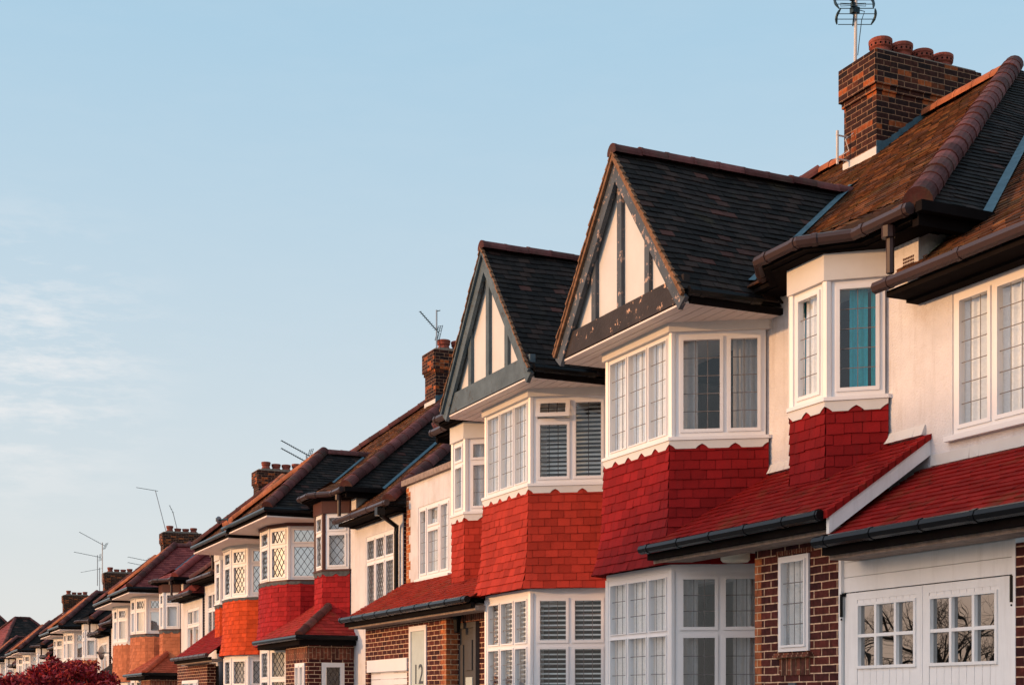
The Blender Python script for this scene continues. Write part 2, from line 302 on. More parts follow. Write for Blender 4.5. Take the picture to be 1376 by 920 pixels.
def tag(o, label=None, cat=None, group=None, kind=None):
    if label: o['label'] = label
    if cat: o['category'] = cat
    if group: o['group'] = group
    if kind: o['kind'] = kind
    return o
def lerp(a, b, t): return a+(b-a)*t
def tile_panel(mb, B0, B1, T0, T1, out, gauge=.1, width=.165, th=.013, jit=.006, under=True, row0=0):
    B0, B1, T0, T1, out = map(Vector, (B0, B1, T0, T1, out))
    d = B1-B0
    if d.length < 1e-4: d = T1-T0
    d.normalize(); up = (T0+T1)*.5-(B0+B1)*.5; up -= d*up.dot(d); H = up.length
    if H < .02: return
    upn = up/H; n = d.cross(upn).normalized(); wv = (out.z > .5 and gauge == .1); ph = random.uniform(0, 6)
    if n.dot(out) < 0: n = -n
    rows = max(1, round(H/gauge)); g = H/rows
    if under: mb.face([B0-n*(.03 if wv else .012), B1-n*(.03 if wv else .012), T1-n*(.03 if wv else .012), T0-n*(.03 if wv else .012)], .1)
    for i in range(rows):
        v0, v1 = i/rows, min(1.0, (i+1.12)/rows)
        L0, R0 = lerp(B0, T0, v0), lerp(B1, T1, v0); L1, R1 = lerp(B0, T0, v1), lerp(B1, T1, v1)
        l0, r0, l1, r1 = [(q-B0).dot(d) for q in (L0, R0, L1, R1)]
        off = ((i+row0) % 2)*width*.5 + random.uniform(-.012, .012)
        lo, hi = min(l0, l1), max(r0, r1); k = math.floor((lo-off)/width)
        rowlift = random.uniform(-.001, .002)
        while k*width+off < hi:
            a, b = k*width+off, (k+1)*width+off-.0045; k += 1
            a0, b0 = max(a, l0), min(b, r0); a1, b1 = max(a, l1), min(b, r1)
            if b0-a0 < .012 and b1-a1 < .012: continue
            if b0 < a0: b0 = a0 = (a0+b0)/2
            if b1 < a1: b1 = a1 = (a1+b1)/2
            jj = random.uniform(-jit, jit); li = th+rowlift+random.uniform(-jit, jit)*.5
            tw = random.uniform(-jit, jit)*.4
            p0 = L0+d*(a0-l0)+upn*jj+n*(li+tw); p1 = L0+d*(b0-l0)+upn*(jj+tw)+n*(li-tw)
            p2 = L1+d*(b1-l1)+n*.001; p3 = L1+d*(a1-l1)+n*.001
            if wv:
                f_ = lambda q: n*(.010*math.sin((q-B0).dot(d)*1.6+ph+(q-B0).dot(upn)*.7)+.005*math.sin((q-B0).dot(d)*4.3+ph*2-(q-B0).dot(upn)*1.3))+upn*(.012*math.sin((q-B0).dot(d)*1.1+ph*1.7+(q-B0).dot(upn)*.35))
                p0, p1, p2, p3 = [q+f_(q) for q in (p0, p1, p2, p3)]
            r = random.random()
            mb.face([p0, p1, p2, p3], r); mb.face([p0-n*(li+.004), p1-n*(li+.004), p1, p0], r)
            s = random.random()
def ridge_tiles(mb, p0, p1, rad=.11, seg=.33, n=9):
    p0, p1 = Vector(p0), Vector(p1); d = p1-p0; Ln = d.length; d.normalize(); k = max(1, round(Ln/seg)); sg = Ln/k
    x = d.cross(Vector((0, 0, 1))).normalized(); y = x.cross(d).normalized()
    for i in range(k):
        r = random.random(); j = random.uniform(-.006, .006)
        for (s0, s1, ra, rb) in ((0, .10, rad*1.045, rad*1.045), (.10, 1.03, rad, rad*.97)):
            a, b = p0+d*(i+s0)*sg+y*j, p0+d*(i+s1)*sg+y*j; A = []; B = []
            for q in range(n+1):
                t = math.pi*(q/n*1.1-.05); cv = x*math.cos(t)+y*math.sin(t)
                A.append(a+cv*ra); B.append(b+cv*rb)
            for q in range(n): mb.face([A[q], A[q+1], B[q+1], B[q]], r)
            mb.face(A, r*.3); mb.face(B, r*.3)
            if s0 == 0: pass
# ------------------------------------------------------------------ houses
XW, XF = 8.65, 7.9     # upper wall plane, ground-floor front wall plane
class House:
    def __init__(s, y0, sgn, dz, name, label, group=None, k=1.0):
        s.y0, s.sgn, s.dz = y0, sgn, dz
        s.root = bpy.data.objects.new(name, None); col.objects.link(s.root)
        s.root.location = (XW, y0+sgn*4, dz); tag(s.root, label, 'house', group)
        s.xf = lambda p: (p[0]-XW, s.sgn*(p[1]-4), p[2])
    def b(s, mb, name, m, parent=None, smooth=False, m2=None): return mb.build(name, m, parent or s.root, s.xf, smooth, m2)
class Pl:     # vertical plane patch: a along p0->p1, h up, n outward (towards the street)
    def __init__(s, p0, p1):
        s.p0 = Vector((p0[0], p0[1])); d = Vector((p1[0]-p0[0], p1[1]-p0[1])); s.L = d.length; s.d = d/s.L
        s.n = Vector((-s.d.y, s.d.x))
        if s.n.x > .0001 : s.n = -s.n
        if abs(s.n.x) < .001: s.n = Vector((0, 1)) if False else s.n
    def pt(s, a, h, n=0): q = s.p0+s.d*a+s.n*n; return (q.x, q.y, h)
    def box(s, mb, a0, a1, h0, h1, n0, n1):
        mb.hexa([s.pt(a0, h0, n0), s.pt(a1, h0, n0), s.pt(a1, h0, n1), s.pt(a0, h0, n1), s.pt(a0, h1, n0), s.pt(a1, h1, n0), s.pt(a1, h1, n1), s.pt(a0, h1, n1)])
    def clipline(s, a, h, c, e, box):
        pass
def rect_leads(pl, mb, a0, a1, h0, h1, sx, sy, w=.009, n=.004):
    n = n-.0015
    nx, ny = max(1, round((a1-a0)/sx)), max(1, round((h1-h0)/sy))
    for i in range(1, nx): a = lerp(a0, a1, i/nx); pl.box(mb, a-w/2, a+w/2, h0, h1, n-.001, n+.001)
    for i in range(1, ny): h = lerp(h0, h1, i/ny); pl.box(mb, a0, a1, h-w/2, h+w/2, n-.001, n+.0015)
def diamond_leads(pl, mb, a0, a1, h0, h1, sx, sy, w=.010, n=.004):
    W, Hh = a1-a0, h1-h0; nx = max(1, round(W/sx)); ux = W/nx; ny = max(1, round(Hh/sy)); uy = Hh/ny
    for sg in (1, -1):
        for k in range(-ny-1, nx+ny+1):
            # line: (a/ux) - sg*(h/uy) = k
            pts = []
            ta = (lambda h: ux*(k+sg*h/uy)) if sg == 1 else (lambda h: ux*(k-h/uy))
            A, Bv = ta(0), ta(Hh); 
            t0, t1 = 0., 1.
            dd = Bv-A
            if abs(dd) < 1e-6: continue
            u0, u1 = (0-A)/dd, (W-A)/dd
            if u0 > u1: u0, u1 = u1, u0
            t0, t1 = max(t0, u0), min(t1, u1)
            if t1-t0 < .01: continue
            x0, y0, x1, y1 = A+dd*t0, Hh*t0, A+dd*t1, Hh*t1
            L = math.hypot(x1-x0, y1-y0); px, py = -(y1-y0)/L*w/2, (x1-x0)/L*w/2
            q = [(x0+px, y0+py), (x1+px, y1+py), (x1-px, y1-py), (x0-px, y0-py)]
            mb.hexa([pl.pt(a0+a, h0+h, n-.003) for a, h in q]+[pl.pt(a0+a, h0+h, n+.004) for a, h in q])
def curtain(pl, mb, a0, a1, h0, h1, n, amp=.025, per=.11):
    k = max(4, int((a1-a0)/.018)); ph = random.uniform(0, 6)
    pr = None
    for i in range(k+1):
        a = lerp(a0, a1, i/k); w = amp*math.sin(a/per*6.28+ph+1.2*math.sin(a*9+ph))
        c = (pl.pt(a, h0, n+w*1.2), pl.pt(a, h1, n+w*.8))
        if pr: mb.face([pr[0], c[0], c[1], pr[1]])
        pr = c
def window(H, pl, a0, a1, h0, h1, cols=(1,), rows=None, lead='rect', sx=.14, sy=.19, cur='net', frame='upvc', glass='glass', grid='leadgrid', fw=.05, sash=.035, label=None, n0=0, open_lights=(), name='window', skip_sash=False, lw=.009):
    """rows: per column list of fractions (bottom to top)"""
    tot = sum(cols); edges = [a0+fw*.0+(a1-a0)*sum(cols[:i])/tot for i in range(len(cols)+1)]
    fr = MB(); gl = MB(); ld = MB(); z = n0
    pl.box(fr, a0, a1, h0, h0+fw, z-.06, z+.02); pl.box(fr, a0, a1, h1-fw, h1, z-.06, z+.02)
    pl.box(fr, a0, a0+fw, h0+fw, h1-fw, z-.06, z+.02); pl.box(fr, a1-fw, a1, h0+fw, h1-fw, z-.06, z+.02)
    for e in edges[1:-1]: pl.box(fr, e-fw*.45, e+fw*.45, h0+fw, h1-fw, z-.06, z+.0195)
    for ci in range(len(cols)):
        la = edges[ci]+(fw if ci == 0 else fw*.45); lb = edges[ci+1]-(fw if ci == len(cols)-1 else fw*.45)
        rr = rows[ci] if rows else (1,)
        rt = sum(rr); he = [h0+fw+(h1-h0-2*fw)*sum(rr[:i])/rt for i in range(len(rr)+1)]
        for e in he[1:-1]: pl.box(fr, la, lb, e-fw*.45, e+fw*.45, z-.06, z+.0185)
        for ri in range(len(rr)):
            ha = he[ri]+(0 if ri == 0 else fw*.45); hb = he[ri+1]-(0 if ri == len(rr)-1 else fw*.45)
            a_, b_, c_, d_ = la, lb, ha, hb
            if sash and not skip_sash:
                s2 = sash; op = (ci, ri) in open_lights
                if op:   # top-hung vent standing open
                    hz = hb; ang = R(22); 
                    def P(a, h, nn): dh = hz-h; return pl.pt(a, hz-dh*math.cos(ang)+nn*math.sin(ang)*0, z+.02+dh*math.sin(ang)+nn)
                    def bx(m, A0, A1, H0, H1, N0, N1): m.hexa([P(A0, H0, N0), P(A1, H0, N0), P(A1, H0, N1), P(A0, H0, N1), P(A0, H1, N0), P(A1, H1, N0), P(A1, H1, N1), P(A0, H1, N1)])
                    s2 = .045
                    bx(fr, la-.01, lb+.01, ha-.01, ha+s2, 0, .03); bx(fr, la-.01, lb+.01, hb-s2, hb, 0, .03); bx(fr, la-.01, la+s2, ha+s2, hb-s2, 0, .03); bx(fr, lb-s2, lb+.01, ha+s2, hb-s2, 0, .03)
                    gl.face([P(la+s2, ha+s2, .012), P(lb-s2, ha+s2, .012), P(lb-s2, hb-s2, .012), P(la+s2, hb-s2, .012)])
                    for q in (1/3, 2/3): x = lerp(la+s2, lb-s2, q); bx(ld, x-.005, x+.005, ha+s2, hb-s2, .010, .018)
                    x = (ha+hb)/2; bx(ld, la+s2, lb-s2, x-.005, x+.005, .010, .018)
                    continue
                pl.box(fr, a_, b_, c_, c_+s2, z-.03, z+.034); pl.box(fr, a_, b_, d_-s2, d_, z-.03, z+.034)
                pl.box(fr, a_, a_+s2, c_+s2, d_-s2, z-.03, z+.0335); pl.box(fr, b_-s2, b_, c_+s2, d_-s2, z-.03, z+.0335)
                a_ += s2; b_ -= s2; c_ += s2; d_ -= s2
            q1, q2 = random.uniform(-.0035, .0035), random.uniform(-.0035, .0035); gl.face([pl.pt(a_, c_, z+q1), pl.pt(b_, c_, z+q2), pl.pt(b_, d_, z-q1), pl.pt(a_, d_, z-q2)])
            if lead == 'rect': rect_leads(pl, ld, a_, b_, c_, d_, sx, sy, n=z+.004, w=lw)
            elif lead == 'diamond': diamond_leads(pl, ld, a_, b_, c_, d_, sx, sy, n=z+.004, w=lw)
            elif lead == 'top' and ri == len(rr)-1: diamond_leads(pl, ld, a_, b_, c_, d_, sx, sy, n=z+.004, w=lw)
            elif lead == 'bars':   # white glazing bars
                nx, ny = sx, sy
                for i in range(1, nx): a = lerp(a_, b_, i/nx); pl.box(fr, a-.013, a+.013, c_, d_, z-.02, z+.018)
                for i in range(1, ny): h = lerp(c_, d_, i/ny); pl.box(fr, a_, b_, h-.013, h+.013, z-.02, z+.017)
    f = H.b(fr, name, frame)
    if label: f['label'] = label
    H.b(gl, 'pane', glass, f)
    if ld.v: H.b(ld, 'lead_grid', grid, f)
    A, B_, C, D = a0+fw, a1-fw, h0+fw*.5, h1-fw*.5
    if cur in ('net', 'greynet'):
        mb = MB(); curtain(pl, mb, A, B_, C, D, z-.075); H.b(mb, 'curtain', 'net' if cur == 'net' else 'greycloth', f, True)
    elif cur == 'sides':
        mb = MB(); W = B_-A; curtain(pl, mb, A, A+W*.22, C, D, z-.13); curtain(pl, mb, A+W*.66, B_, C, D, z-.13); H.b(mb, 'curtain', 'greycloth', f, True)
    elif cur == 'teal':
        mb = MB(); W = B_-A; curtain(pl, mb, A+W*.30, A+W*.72, C, D, z-.09, .016, .09); curtain(pl, mb, A+W*.80, B_, C, D, z-.09, .012, .08); H.b(mb, 'curtain', 'teal', f, True)
    elif cur == 'louvre':
        mb = MB(); k = int((D-C)/.062)
        for i in range(k):
            h = C+(i+.5)*.062; mb.hexa([pl.pt(A, h-.008, z-.08), pl.pt(B_, h-.008, z-.08), pl.pt(B_, h-.006, z-.13), pl.pt(A, h-.006, z-.13), pl.pt(A, h+.012, z-.08), pl.pt(B_, h+.012, z-.08), pl.pt(B_, h+.010, z-.13), pl.pt(A, h+.010, z-.13)])
        H.b(mb, 'blind', 'blind', f)
    elif cur == 'blind':
        mb = MB(); k = int((D-C)/.055)
        for i in range(k):
            h = C+(i+.5)*.055
            mb.hexa([pl.pt(A, h-.020, z-.10), pl.pt(B_, h-.020, z-.10), pl.pt(B_, h-.018, z-.10), pl.pt(A, h-.018, z-.10), pl.pt(A, h+.012, z-.145), pl.pt(B_, h+.012, z-.145), pl.pt(B_, h+.015, z-.145), pl.pt(A, h+.015, z-.145)])
        H.b(mb, 'blind', 'blind', f)
    elif cur == 'flat':
        mb = MB(); mb.face([pl.pt(A, C, z-.09), pl.pt(B_, C, z-.09), pl.pt(B_, D, z-.09), pl.pt(A, D, z-.09)]); H.b(mb, 'roller_blind', 'net', f)
    return f
def offset_plan(plan, off):
    P = [Vector((p[0], p[1])) for p in plan]; out = []; ns = []
    for i in range(len(P)-1):
        d = (P[i+1]-P[i]).normalized(); n = Vector((-d.y, d.x)); ns.append(n)
    c = Vector((9.5, sum(p.y for p in P)/len(P)))
    ns = [n if n.dot((P[i]+P[i+1])/2-c) > 0 else -n for i, n in enumerate(ns)]
    for i, p in enumerate(P):
        if i == 0: out.append(p+ns[0]*off)
        elif i == len(P)-1: out.append(p+ns[-1]*off)
        else:
            m = (ns[i-1]+ns[i]).normalized(); out.append(p+m*(off/max(.3, m.dot(ns[i]))))
    return out
def slab(mb, plan, off, z0, z1, inner=None):
    o = offset_plan(plan, off)
    if inner is None: poly = [tuple(p) for p in o]+[(XW+.05, o[-1].y), (XW+.05, o[0].y)]; mb.prism(poly, z0, z1)
    else:
        q = offset_plan(plan, inner)
        for i in range(len(o)-1): mb.prism([tuple(q[i]), tuple(q[i+1]), tuple(o[i+1]), tuple(o[i])], z0, z1)
def skirt(mb, plan, prof, gauge=.1, width=.165):
    row = 0
    for (ha, oa), (hb, ob) in zip(prof[:-1], prof[1:]):     # bottom to top
        A, B = offset_plan(plan, oa), offset_plan(plan, ob)
        for i in range(len(plan)-1):
            nrm = ((A[i]+A[i+1])/2 - Vector((9.5, (plan[0][1]+plan[-1][1])/2)))
            tile_panel(mb, (A[i].x, A[i].y, ha), (A[i+1].x, A[i+1].y, ha), (B[i].x, B[i].y, hb), (B[i+1].x, B[i+1].y, hb), (nrm.x, nrm.y, .2), gauge, width, row0=row)
        row += round((hb-ha)/gauge)
def scallop(mb, plan, off, hl, ht, per=.31, rise=.055):
    o = offset_plan(plan, off)
    for i in range(len(o)-1):
        a, b = o[i], o[i+1]; L = (b-a).length; k = max(1, round(L/per)); n = k*16
        def hh(t):
            x = (t*k+.5) % 1; d = abs(x-.5)*per*L/(k*per)*1.0
            e = abs(x-.5)*L/k
            return hl+rise*(1-min(1, e/.065))**.6 if e < .065 else hl
        for j in range(n):
            p, q = a.lerp(b, j/n), a.lerp(b, (j+1)/n); h0_, h1_ = hh(j/n), hh((j+1)/n)
            mb.face([(p.x, p.y, h0_), (q.x, q.y, h1_), (q.x, q.y, ht), (p.x, p.y, ht)], .5)
def wall_grid(mb, X0, X1, s0, s1, h0, h1, holes):
    """solid wall slab normal to X with rectangular holes (s0,s1,h0,h1)"""
    ss = sorted({s0, s1, *[a for q in holes for a in q[:2]]}); hs_ = sorted({h0, h1, *[a for q in holes for a in q[2:]]})
    ss = [a for a in ss if s0 <= a <= s1]; hs_ = [a for a in hs_ if h0 <= a <= h1]
    for i in range(len(ss)-1):
        runs = []
        for j in range(len(hs_)-1):
            cs, ch = (ss[i]+ss[i+1])/2, (hs_[j]+hs_[j+1])/2
            if any(q[0] < cs < q[1] and q[2] < ch < q[3] for q in holes): continue
            if runs and abs(runs[-1][1]-hs_[j]) < 1e-6: runs[-1][1] = hs_[j+1]
            else: runs.append([hs_[j], hs_[j+1]])
        for a, b in runs: mb.box(X0, X1, ss[i], ss[i+1], a, b)
def gutter(mb, path, r=.055): mb.tube(path, r, 8)
def gutter_brackets(mb, p0, p1, r=.062, step=.9):
    p0, p1 = Vector(p0), Vector(p1); L = (p1-p0).length; d = (p1-p0)/L; k = int(L/step)
    for i in range(k+1): c = p0+d*(.15+i*step if .15+i*step < L else L-.05); mb.tube([c-d*.025, c+d*.025], r, 8)

ROOFP = .762
EZ, EX = 5.87, 8.30
def main_roof(H, o):
    mat_f, mat_s = o['roof_front'], o['roof_side']
    RX, RZ = 13.0, EZ+ROOFP*(13.0-EX); sh = 5.72
    mb = MB(); tile_panel(mb, (EX, 0, EZ), (EX, sh, EZ), (RX, 0, RZ), (RX, 1.95, RZ), (-1, 0, 1)); r = H.b(mb, 'roof_front_slope', mat_f)
    mb = MB(); tile_panel(mb, (EX, sh, EZ), (2*RX-EX, sh, EZ), (RX, 1.95, RZ), (RX, 1.95, RZ), (0, 1, 1)); H.b(mb, 'roof_hip_end', mat_s)
    mb = MB(); mb.face([(2*RX-EX, 0, EZ), (2*RX-EX, sh, EZ), (RX, 1.95, RZ), (RX, 0, RZ)]); H.b(mb, 'roof_back_slope', mat_s)
    mb = MB(); ridge_tiles(mb, (RX, 0, RZ+.0), (RX, 1.95, RZ), .11); H.b(mb, 'ridge_tiles', o.get('ridge_top', 'ridgesunlit'))
    mb = MB(); ridge_tiles(mb, (EX+.03, sh-.03, EZ+.06), (RX, 1.95, RZ+.03), .125, .30); H.b(mb, 'hip_tiles', o.get('ridge', 'ridge'))
    # end wall of main body above the wing
    if o.get('wing', 'roof') == 'roof':
        e2 = 5.30
        mb = MB(); tile_panel(mb, (EX, 5.30, e2), (EX, 8.1, e2), (12.0, 2.5, e2+ROOFP*3.7), (12.0, 5.2, e2+ROOFP*3.7), (-1, 0, 1)); H.b(mb, 'wing_roof', o.get('wing_front', mat_f))
        mb = MB(); tile_panel(mb, (EX, 8.1, e2), (16, 8.1, e2), (12.0, 5.2, e2+ROOFP*3.7), (12.0, 5.2, e2+ROOFP*3.7), (0, 1, 1)); H.b(mb, 'wing_hip_end', mat_s)
        mb = MB(); ridge_tiles(mb, (EX+.03, 8.07, e2+.06), (12.0, 5.2, e2+ROOFP*3.7+.03), .12, .30); H.b(mb, 'wing_hip_tiles', o.get('ridge', 'ridge'))
        # valley lead between hip end and wing roof
        mb = MB(); pts = []
        sv = lambda x: sh-((e2+ROOFP*(x-EX))-EZ)/((RZ-EZ)/(sh-1.95))
        for x in (9.05, 9.9, 10.8, 11.9): pts.append((x, sv(x), e2+ROOFP*(x-EX)+.03))
        for a, b in zip(pts[:-1], pts[1:]): mb.face([(a[0], a[1]+.09, a[2]), (b[0], b[1]+.09, b[2]), (b[0], b[1]-.03, b[2]+.045), (a[0], a[1]-.03, a[2]+.045)])
        H.b(mb, 'valley_flashing', 'lead')
        mb = MB(); gutter(mb, [(EX-.05, 5.22, e2+.0), (EX-.05, 8.2, e2+.0)]); gutter_brackets(mb, (EX-.05, 5.25, e2), (EX-.05, 8.2, e2)); H.b(mb, 'wing_gutter', o['gut'], smooth=False)
        mb = MB(); mb.box(EX+.0, XW+.02, 5.31, 8.05, e2-.10, e2-.045); mb.box(EX+.22, XW+.02, 5.31, 8.0, e2-.125, e2-.101); H.b(mb, 'wing_fascia', 'dark')
        mb = MB(); mb.tube([(EX-.0, 5.36, EZ-.05), (EX-.0, 5.36, e2+.1)], .036, 8); mb.tube([(EX-.02, 5.36, EZ-.06), (EX-.02, 5.36, EZ-.16)], .06, 8); H.b(mb, 'downpipe', o['gut'])
        # dark fascia at hip end
        mb = MB(); mb.box(EX+.03, 14, 5.62, 5.70, EZ-.14, EZ-.02); mb.box(EX-.03, 10, sh+.01, sh+.09, EZ-.05, EZ+.04); H.b(mb, 'hip_end_fascia', 'dark')
        mb = MB(); mb.face([(9.0, 5.335, e2+ROOFP*.7+.02), (8.66, 5.335, e2+.27), (8.66, 5.42, e2+.29), (9.0, 5.42, e2+ROOFP*.7+.04)]); H.b(mb, 'step_flashing', 'lead')
    else:   # parapet
        mb = MB(); mb.box(XW-.07, XW+.3, 5.05, 7.98, 5.36, 5.46); H.b(mb, 'parapet_coping', 'roughwood')
        mb = MB(); mb.box(XW+.2, 15, 5.33, 7.88, 5.1, 5.2); H.b(mb, 'flat_roof', 'roughwood')
        mb = MB(); mb.box(EX+.03, 14, 5.62, 5.70, EZ-.14, EZ-.02); H.b(mb, 'hip_end_fascia', 'dark')
    # main eaves
    os0, os1 = o['oriel']; X1 = 7.95
    ein = [(EX-.05, 0-.0, EZ), (EX-.05, .3, EZ)]
    mb = MB()
    sa = os0-.15
    pth = [(EX-.04, sa-.42, EZ), (X1-.03, sa, EZ), (X1-.03, os1-.02, EZ), (EX-.05, os1+.36, EZ), (EX-.05, 5.68, EZ)]
    gutter(mb, pth, .056)
    for a, b in zip(pth[:-1], pth[1:]): gutter_brackets(mb, a, b, .063, .55)
    H.b(mb, 'gutter', o['gut'])
    mb = MB()
    # sprocketed eave over oriel
    zt = EZ+ROOFP*.6
    tile_panel(mb, (X1, sa, EZ), (X1, os1, EZ), (8.9, sa-.2, zt), (8.9, os1+.3, zt), (-1, 0, 1))
    tile_panel(mb, (EX, sa-.44, EZ), (X1, sa, EZ), (8.9, sa-.6, zt), (8.9, sa-.2, zt), (-1, 0, 1))
    tile_panel(mb, (X1, os1, EZ), (EX, os1+.4, EZ), (8.9, os1+.3, zt), (8.9, os1+.6, zt), (-1, 0, 1)); H.b(mb, 'oriel_roof', mat_f)
    mb = MB(); mb.prism([(EX+.03, 3.2), (EX+.03, sa-.4), (X1+.02, sa+.01), (X1+.02, os1-.02), (EX+.03, os1+.37), (EX+.03, 5.68), (XW+.02, 5.68), (XW+.02, 3.2)], EZ-.075, EZ-.035)
    mb.prism([(EX+.11, 3.25), (EX+.11, sa-.36), (X1+.10, sa+.04), (X1+.10, os1-.05), (EX+.11, os1+.34), (EX+.11, 5.6), (XW+.02, 5.6), (XW+.02, 3.25)], EZ-.09, EZ-.076)
    H.b(mb, 'eaves_fascia', 'dark')
def gable_roof(H, o):
    sc, hw, EH, AH = 1.8, 1.45, 5.70, 7.58; XG = 7.45
    mt = o['roof_side']
    for sgn in (1, -1):
        mb = MB(); sE = sc+sgn*hw
        tile_panel(mb, (XG, sE, EH), (8.7, sE, EH), (XG, sc, AH), (10.9, sc, AH), (0, sgn, 1)); H.b(mb, 'gable_roof_slope', mt)
        # verge: tile edges + undercloak
        v = Vector((0, sc-sE, AH-EH)); L = v.length; v.normalize(); nn = Vector((0, sgn*abs(v.z), abs(v.y)))
        mb = MB(); k = int(L/.1)
        for i in range(k):
            a = Vector((XG, sE, EH))+v*(i*L/k); b = a+v*(L/k*1.15); li = nn*(.022+random.uniform(-.004, .006)); x0 = XG-.03+random.uniform(-.008, .008)
            mb.hexa([(x0, a.y, a.z-.01), (XG+.01, a.y, a.z-.01), (XG+.01, b.y, b.z-.01), (x0, b.y, b.z-.01), (x0, (a+li).y, (a+li).z), (XG+.01, (a+li).y, (a+li).z), (XG+.01, (b+nn*.004).y, (b+nn*.004).z), (x0, (b+nn*.004).y, (b+nn*.004).z)])
        H.b(mb, 'verge_tiles', 'verge')
        mb = MB()
        def strip(mb, x0, x1, d0, d1, tb=0, tt=0):  # board under the verge, depths measured perpendicular to the slope
            a = Vector((0, sE, EH))-v*tb; b = Vector((0, sc, AH))
            q = []
            for x in (x0, x1):
                q += [(x, (a-nn*d0).y, (a-nn*d0).z), (x, sc, AH-d0/abs(nn.z)), (x, sc, AH-d1/abs(nn.z)), (x, (a-nn*d1).y, (a-nn*d1).z)]
            mb.hexa([q[0], q[1], q[2], q[3], q[4], q[5], q[6], q[7]])
        strip(mb, XG+.02, XG+.07, .03, .19, .05); H.b(mb, 'barge_board', o['barge'])
        mb = MB(); strip(mb, XG-.015, XG+.019, .0, .05, .02); H.b(mb, 'verge_moulding', 'verge' if o['barge'] == 'greywood' else o['barge'])
        mb = MB(); gy = sE+sgn*.03; gutter(mb, [(XG+.05, gy, EH+.0), (8.35, gy, EH+.0)], .05); gutter_brackets(mb, (XG+.05, gy, EH), (8.3, gy, EH), .056, .8); H.b(mb, 'gable_gutter', 'gutterblack')
        mb = MB(); mb.box(XG+.1, XW, min(sE, sE-sgn*.05), max(sE, sE-sgn*.05), EH-.105, EH-.04); H.b(mb, 'gable_fascia', 'dark')
        # valley lead
        mb = MB(); slope = (AH-EH)/hw
        p = []
        for x in (8.35, 9.2, 10.1, 10.7):
            z = EZ+ROOFP*(x-EX); s_ = sc+sgn*(AH-z)/slope; p.append((x, s_, z))
        for a, b in zip(p[:-1], p[1:]): mb.face([(a[0]+.0, a[1]+sgn*.09, a[2]+.024), (b[0], b[1]+sgn*.09, b[2]+.024), (b[0], b[1]-sgn*.03, b[2]+.06), (a[0], a[1]-sgn*.03, a[2]+.06)])
        H.b(mb, 'valley_flashing', 'lead')
    mb = MB(); ridge_tiles(mb, (XG-.02, sc, AH+.0), (10.75, sc, AH+.0), .095, .33); H.b(mb, 'gable_ridge_tiles', 'ridge')
    # panel
    mb = MB(); mb.extr([(XG+.12, sc-hw+.05, EH-.02), (XG+.12, sc+hw-.05, EH-.02), (XG+.12, sc, AH-.12)], (.06, 0, 0)); H.b(mb, 'gable_panel', 'cream')
    for k in (-1, 0, 1):
        mb = MB(); c = sc+k*.60; ht = AH-.17-abs(k)*.60*(AH-EH)/hw
        mb.box(XG+.075, XG+.119, c-.05, c+.05, EH+.2, ht); H.b(mb, 'gable_stud', o['barge'])
    mb = MB(); mb.box(XG+.045, XG+.118, sc-hw+.06, sc+hw-.06, EH-.07, EH+.19); H.b(mb, 'gable_beam', o['beam'])
    mb = MB(); k = 11; w0 = sc-hw+.03; 
    nb = 9
    for i in range(nb):
        a = XG+.05+(XW-XG-.05)*i/nb; b = XG+.05+(XW-XG-.05)*(i+1)/nb-.010; mb.box(a, b, sc-hw+.05, sc+hw-.05, EH-.105, EH-.085)
    H.b(mb, 'soffit', 'soffit')
def hip_bay_roof(H, o):
    sc, hw, EH, AH = 1.62, 1.80, 5.72, 7.25; XG = 7.40; XA = 9.15; mt = o['roof_side']
    mb = MB(); tile_panel(mb, (XG, sc-hw, EH), (XG, sc+hw, EH), (XA, sc, AH), (XA, sc, AH), (-1, 0, 1)); H.b(mb, 'bay_roof_front', o['roof_front'])
    for sgn in (1, -1):
        mb = MB(); sE = sc+sgn*hw
        tile_panel(mb, (XG, sE, EH), (8.8, sE, EH), (XA, sc, AH), (10.5, sc, AH), (0, sgn, 1)); H.b(mb, 'bay_roof_slope', mt)
        mb = MB(); ridge_tiles(mb, (XG+.02, sE-sgn*.02, EH+.05), (XA, sc, AH+.03), .115, .3); H.b(mb, 'bay_hip_tiles', o.get('ridge_top2', 'ridge') if sgn > 0 else o.get('ridge_far', 'ridge'))
        mb = MB(); p = []
        for x in (8.4, 9.3, 10.0): z = EZ+ROOFP*(x-EX); p.append((x, sc+sgn*(AH-z)/((AH-EH)/hw), z))
        for a, b in zip(p[:-1], p[1:]): mb.face([(a[0], a[1]+sgn*.09, a[2]+.024), (b[0], b[1]+sgn*.09, b[2]+.024), (b[0], b[1]-sgn*.03, b[2]+.06), (a[0], a[1]-sgn*.03, a[2]+.06)])
        H.b(mb, 'valley_flashing', 'lead')
    mb = MB(); ridge_tiles(mb, (XA, sc, AH), (10.25, sc, AH), .1); H.b(mb, 'bay_ridge_tiles', 'ridge')
    mb = MB(); g = [(8.3, sc-hw-.04, EH), (XG-.04, sc-hw-.04, EH), (XG-.04, sc+hw+.04, EH), (8.3, sc+hw+.04, EH)]; gutter(mb, g, .05); H.b(mb, 'bay_gutter', 'gutterblack')
    mb = MB(); mb.box(XG+.02, XW, sc-hw+.02, sc+hw-.02, EH-.12, EH-.03); H.b(mb, 'bay_fascia', 'dark')
    mb = MB(); nb = 14
    for i in range(nb):
        a = sc-hw+.0+2*hw*i/nb; mb.box(XG+.0, XW, a+.02, a+2*hw/nb+.012, EH-.15, EH-.121)
    H.b(mb, 'soffit', 'soffit')
def bow(t, off=0):
    t = R(t); return (XW-(.83)*abs(math.sin(t))**.75, 1.69-1.24*math.cos(t))
